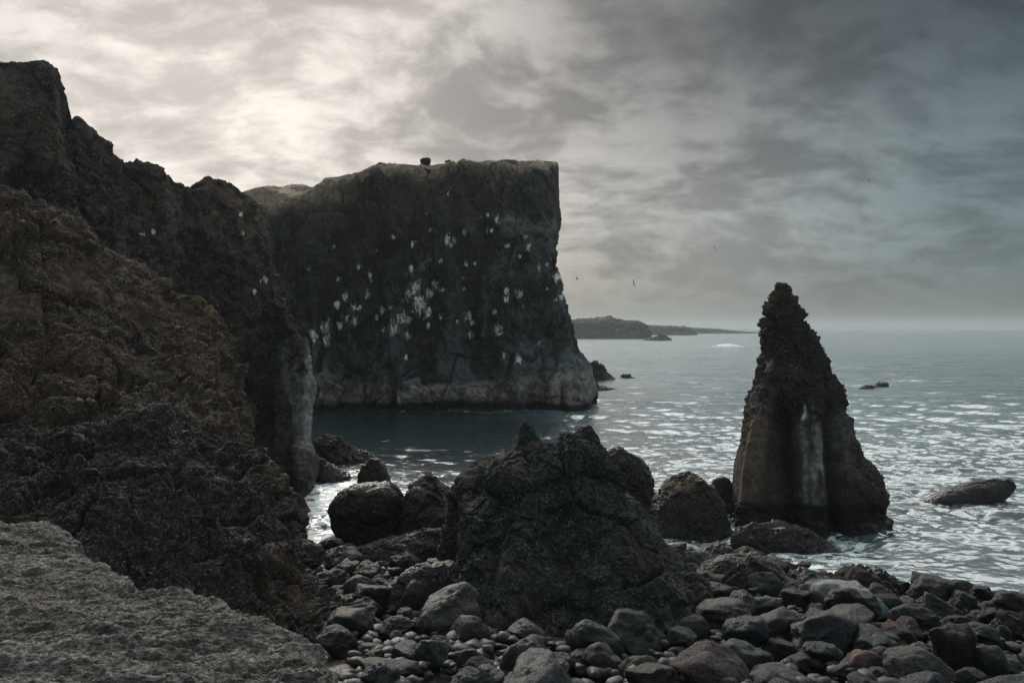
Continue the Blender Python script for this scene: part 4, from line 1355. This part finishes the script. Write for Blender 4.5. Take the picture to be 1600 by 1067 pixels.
# ------------------------------------------------------------------ sea
def sea():
    nr, nc = 980, 820
    t = np.linspace(0, 1, nr)
    Dn = 26.0
    Rr = 1.0 / ((1 - t) / Dn + t / 900.0)
    Rr = np.concatenate([Rr, np.geomspace(930, 9000, 60)])
    ang = np.linspace(math.radians(-40), math.radians(46), nc)
    X = Rr[:, None] * np.tan(ang)[None]
    Y = np.repeat(Rr[:, None], nc, 1)
    P = np.stack([X, Y, np.zeros_like(X)], -1).reshape(-1, 3)
    D = P[:, 1]
    ca, sa = math.cos(0.25), math.sin(0.25)
    U = P[:, 0] * ca - P[:, 1] * sa
    Vv = P[:, 0] * sa + P[:, 1] * ca
    z = 0

    def wv(lx, ly, a, seed, o=3):
        lim = math.sqrt(ly / 1.5e-4)
        n = fbm(np.stack([U / lx, Vv / ly, np.zeros_like(U)], -1), o, seed)
        n = 0.45 * n + 0.55 * (0.42 - 1.25 * np.sqrt(n * n + 0.006))      # peaked crests
        return a * (1 - sstep(lim * 0.75, lim * 1.5, D)) * n
    z = wv(32, 15, 0.7, 3) + wv(8.5, 5.5, 0.45, 4) + wv(3.0, 2.1, 0.38, 5) + wv(1.2, 0.95, 0.26, 6)
    shel = 1 - 0.55 * blob(P[:, 0], P[:, 1], -12, 75, 24, 32, .4)
    z = z * shel * sstep(26, 48, D)
    # a swell breaking far out
    br = np.exp(-(((P[:, 0] - 104) / 9.0) ** 2)) * np.exp(-((D - 430 - 0.1 * (P[:, 0] - 104)) / 9.0) ** 2)
    z = z + 2.2 * br
    P[:, 2] = z
    # foam: near rocks and the shore
    foam = np.zeros(len(P), np.float32)

    def ring(x, y, r, w, k=1.0):
        d = np.sqrt((P[:, 0] - x) ** 2 + ((P[:, 1] - y)) ** 2) - r
        np.maximum(foam, k * np.exp(-np.maximum(d, 0) / w), out=foam)
    ring(13.6, 44.6, 3.6, 0.9, 0.6)
    ring(8.9, 43, 1.9, 0.9, 0.8)
    ring(13.7, 40, 2.6, 1.0, 0.8)
    ring(25.8, 50, 2.2, 0.9, 0.6)
    ring(-20.5, 64, 4, 1.5, .6)
    ring(-7.0, 41, 1.5, 2.5, .8)
    d = shore(P[:, 0]) - D
    np.maximum(foam, 0.95 * np.exp(-np.maximum(-d - 0.5, 0) / 2.2), out=foam)
    cl = np.exp(-np.maximum(105 - D, 0) / 2.0) * (np.abs(P[:, 0] + 6) < 18) * 0.42
    np.maximum(foam, cl.astype(np.float32), out=foam)
    # white water in the mouth of the cove
    cove = blob(P[:, 0], P[:, 1], -10.5, 52, 5.5, 8.5, .6)
    np.maximum(foam, (0.95 * cove).astype(np.float32), out=foam)
    lines = sstep(0.25, 0.6, fbm(np.stack([U / 16, Vv / 3.2, np.zeros_like(U)], -1), 4, 71))
    np.maximum(foam, (0.42 * lines * sstep(90, 40, D) * sstep(2, 10, P[:, 0])).astype(np.float32), out=foam)
    np.maximum(foam, np.clip(br * 1.6, 0, 1).astype(np.float32), out=foam)
    far = blob(P[:, 0], P[:, 1], 60, 560, 40, 220, .5) * sstep(0.2, .5, fbm(np.stack([P[:, 0] / 30, D / 25, D * 0], -1), 3, 72))
    np.maximum(foam, (0.7 * far).astype(np.float32), out=foam)
    # open water coloured paler to imitate bright sky sheen; the cove stays dark
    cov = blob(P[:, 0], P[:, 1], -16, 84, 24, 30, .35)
    sheen = (1 - cov) * (0.72 + 0.28 * sstep(-.5, .5, fbm(np.stack([U / 60, Vv / 14, np.zeros_like(U)], -1), 4, 73)))
    sheen *= 0.55 + 0.45 * sstep(45, 110, D)
    sheen *= 1 - 0.35 * sstep(14, 40, P[:, 0] - 0.25 * D)
    o = grid_mesh("sea", P.reshape(len(Rr), nc, 3), water_mat(), extra={'foam': foam, 'pale_sheen': sheen})
    if o.data.polygons[5].normal.z < 0:
        o.data.flip_normals()
    tag(o, "choppy grey-green sea with foam along the rocks", "sea", kind='structure')


sea()

# ------------------------------------------------------------------ far land
def headland(name, pts, D, depth, seed, amp, label):
    cols = []
    for (px, pt_, pb) in pts:
        t = W(px, pt_, D)
        b = W(px, pb, D)
        b[2] = -1.0
        cols.append([t + np.array([0, depth, -2]), t + np.array([0, depth * 0.3, 0.3]), t, t * 0.5 + b * 0.5 + np.array([0, -depth * .03, 0]),
                     b + np.array([0, -depth * .08, 0])])
    net = np.swapaxes(np.array(cols), 0, 1)
    G = patch(net, 400, 130, wr=[.2, .5, 1, 1])
    N = grid_normals(G)
    s = outward(G, N, (0, 0, EYE))
    N *= s
    P = G.reshape(-1, 3)
    dsp = amp * rock_disp(P, amp * 4.0, seed, 0.6, 0.6, 0.5) + amp * .4 * rock_disp(P, amp * 1.3, seed + 9, .6, .6, .6)
    P2 = P + N.reshape(-1, 3) * dsp[:, None]
    pt2 = paint_new(len(P))
    paint_add(pt2, 0.6 * sstep(.6, .9, N.reshape(-1, 3)[:, 2]), (0.12, 0.11, 0.085))
    o = grid_mesh(name, P2.reshape(G.shape), M_FAR, flip=(s < 0), paint=pt2)
    tag(o, label, "headland", kind='structure')


headland("headland", [(820, 504, 530), (880, 503, 530), (905, 502, 531), (925, 501, 531), (950, 499, 530), (957, 498.5, 530), (968, 501, 530), (985, 504, 529),
                      (1000, 504, 529), (1009, 507, 529), (1014, 516, 528), (1018, 527, 528)], 800, 160, 1001, 2.2,
         "hazy grey headland beyond the corner of the cliff")
headland("headland", [(990, 510, 524), (1015, 510, 524), (1040, 510.5, 524), (1060, 511, 524), (1076, 512, 524), (1084, 517, 523.5), (1088, 523, 523.5)],
         1180, 180, 1003, 2.0, "second low headland behind the nearest one")
headland("headland", [(1060, 513, 522), (1090, 513.5, 522), (1120, 514.5, 522), (1150, 517.5, 522), (1180, 519.5, 522), (1215, 520.5, 522), (1250, 522, 522)],
         1500, 180, 1005, 1.5, "farthest low point of land tapering into the sea")


def back_hill():
    C = []
    for px, tp in ((300, 330), (360, 326), (400, 316), (430, 308), (455, 300), (480, 296), (492, 300), (520, 306), (600, 320)):
        t = W(px, tp, 150)
        C.append([t + np.array([0, 40, -3]), t, t + np.array([0, -12, -2.0]), t + np.array([0, -28, -6]), t + np.array([0, -30, -26])])
    net = np.swapaxes(np.array(C), 0, 1)
    G = patch(net, 300, 120)
    N = grid_normals(G)
    s = outward(G, N, (0, 0, EYE))
    N *= s
    P = G.reshape(-1, 3)
    d = 0.6 * rock_disp(P, 5, 1101, .5, .5, .4)
    P2 = P + N.reshape(-1, 3) * d[:, None]
    pt = paint_new(len(P))
    pt[:] = (0.26, 0.21, 0.15, 0.8)
    o = grid_mesh("hill", P2.reshape(G.shape), M_CLIFF, flip=(s < 0), paint=pt, extra={'guano': np.zeros(len(P))})
    tag(o, "tan hill showing in the gap between ridge and cliff", "hill", kind='structure')


back_hill()

# stones on the cliff top
for (px, pyb, w, h, D, lab) in ((665, 261, 17, 15, 117, "brown block of rock sitting on the cliff's flat top"),
                                (598, 266, 12, 11, 118, "small dark stone on the sloping left of the cliff top"),
                                (723, 257, 18, 9, 118, "pair of low dark stones right of the block on the cliff top"),
                                (700, 258, 10, 8, 118, "low dark tussock-like stone near the cliff's top edge")):
    c = W(px, pyb - h / 2, D)
    o = put_boulder(c[0], c[1], c[2], w / F * D / 2, w / F * D / 2, h / F * D / 2, (0, 0, px), 'd', px % 5, lab)
    o.name = "stone"
    o['category'] = "stone"

# ------------------------------------------------------------------ birds
M_BIRD = simple_mat("dark_feathers", (0.03, 0.03, 0.032))


def bird(px, py, D, span, roll, flap, yaw, label):
    V = []
    Fc = []
    n = 9
    # body: spindle
    prof = [(-.34, .012, 0), (-.26, .05, 0), (-.1, .07, .0), (.08, .075, .0), (.2, .055, .01), (.27, .05, .02), (.32, .035, .02), (.38, .008, .015)]
    for (y, r, zo) in prof:
        for k in range(n):
            a = 2 * math.pi * k / n
            V.append((r * math.cos(a), y, zo + r * 0.9 * math.sin(a)))
    for i in range(len(prof) - 1):
        for k in range(n):
            Fc.append((i * n + k, i * n + (k + 1) % n, (i + 1) * n + (k + 1) % n, (i + 1) * n + k))
    # wings, with thickness, joined to the body side
    for s in (-1, 1):
        st = [(0.03, .12, -.10, .02), (.30, .16, -.05, .02 + flap * .6), (.55, .10, -.06, .02 + flap), (.85, -.06, -.12, .02 + flap * .9)]
        b = len(V)
        for (x, yl, yt, z) in st:
            for (yy, dz) in ((yl, .012), (yt, .004), (yt, -.004), (yl, -.012)):
                V.append((s * x, yy, z + dz))
        for i in range(3):
            for k in range(4):
                f = (b + i * 4 + k, b + i * 4 + (k + 1) % 4, b + (i + 1) * 4 + (k + 1) % 4, b + (i + 1) * 4 + k)
                Fc.append(f if s > 0 else f[::-1])
        Fc.append((b + 12, b + 13, b + 14, b + 15))
    me = bpy.data.meshes.new("bird")
    me.from_pydata(V, [], Fc)
    me.materials.append(M_BIRD)
    o = bpy.data.objects.new("seabird", me)
    o.location = W(px, py, D)
    o.scale = (span, span, span)
    o.rotation_euler = (0, roll, yaw)
    COL.objects.link(o)
    tag(o, label, "bird")


bird(902, 436, 110, 0.55, 0.15, 0.28, 1.2, "dark bird flying low beside the cliff edge")
bird(990, 443, 95, 0.62, 1.35, 0.12, 0.3, "dark bird banking steeply with wings held vertical")
bird(1116, 387, 110, 0.48, 1.2, 0.2, 0.2, "dark bird high above the water left of the stack")
bird(1358, 283, 140, 0.55, 0.1, 0.15, 1.3, "faint small bird highest in the cloudy sky")
bird(1462, 424, 160, 0.5, 0.0, 0.1, 1.4, "faint bird low over the sea to the far right")


# ------------------------------------------------------------------ sea haze
def haze():
    x0, x1, y0, y1, z0, z1 = -9500, 10500, -60, 9200, -14, 60
    V = [(x, y, z) for z in (z0, z1) for y in (y0, y1) for x in (x0, x1)]
    Fc = [(0, 2, 3, 1), (4, 5, 7, 6), (0, 1, 5, 4), (2, 6, 7, 3), (0, 4, 6, 2), (1, 3, 7, 5)]
    me = bpy.data.meshes.new("haze")
    me.from_pydata(V, [], Fc)
    m = bpy.data.materials.new("sea_haze")
    m.use_nodes = True
    T = NT(m.node_tree)
    vol = T.n('ShaderNodeVolumePrincipled', {'Color': (0.42, 0.47, 0.485, 1), 'Density': 0.00024, 'Anisotropy': 0.35})
    T.n('ShaderNodeOutputMaterial', {'Volume': vol})
    me.materials.append(m)
    o = bpy.data.objects.new("haze", me)
    COL.objects.link(o)
    tag(o, "thin pale sea haze over the whole bay", "haze", kind='stuff')


haze()
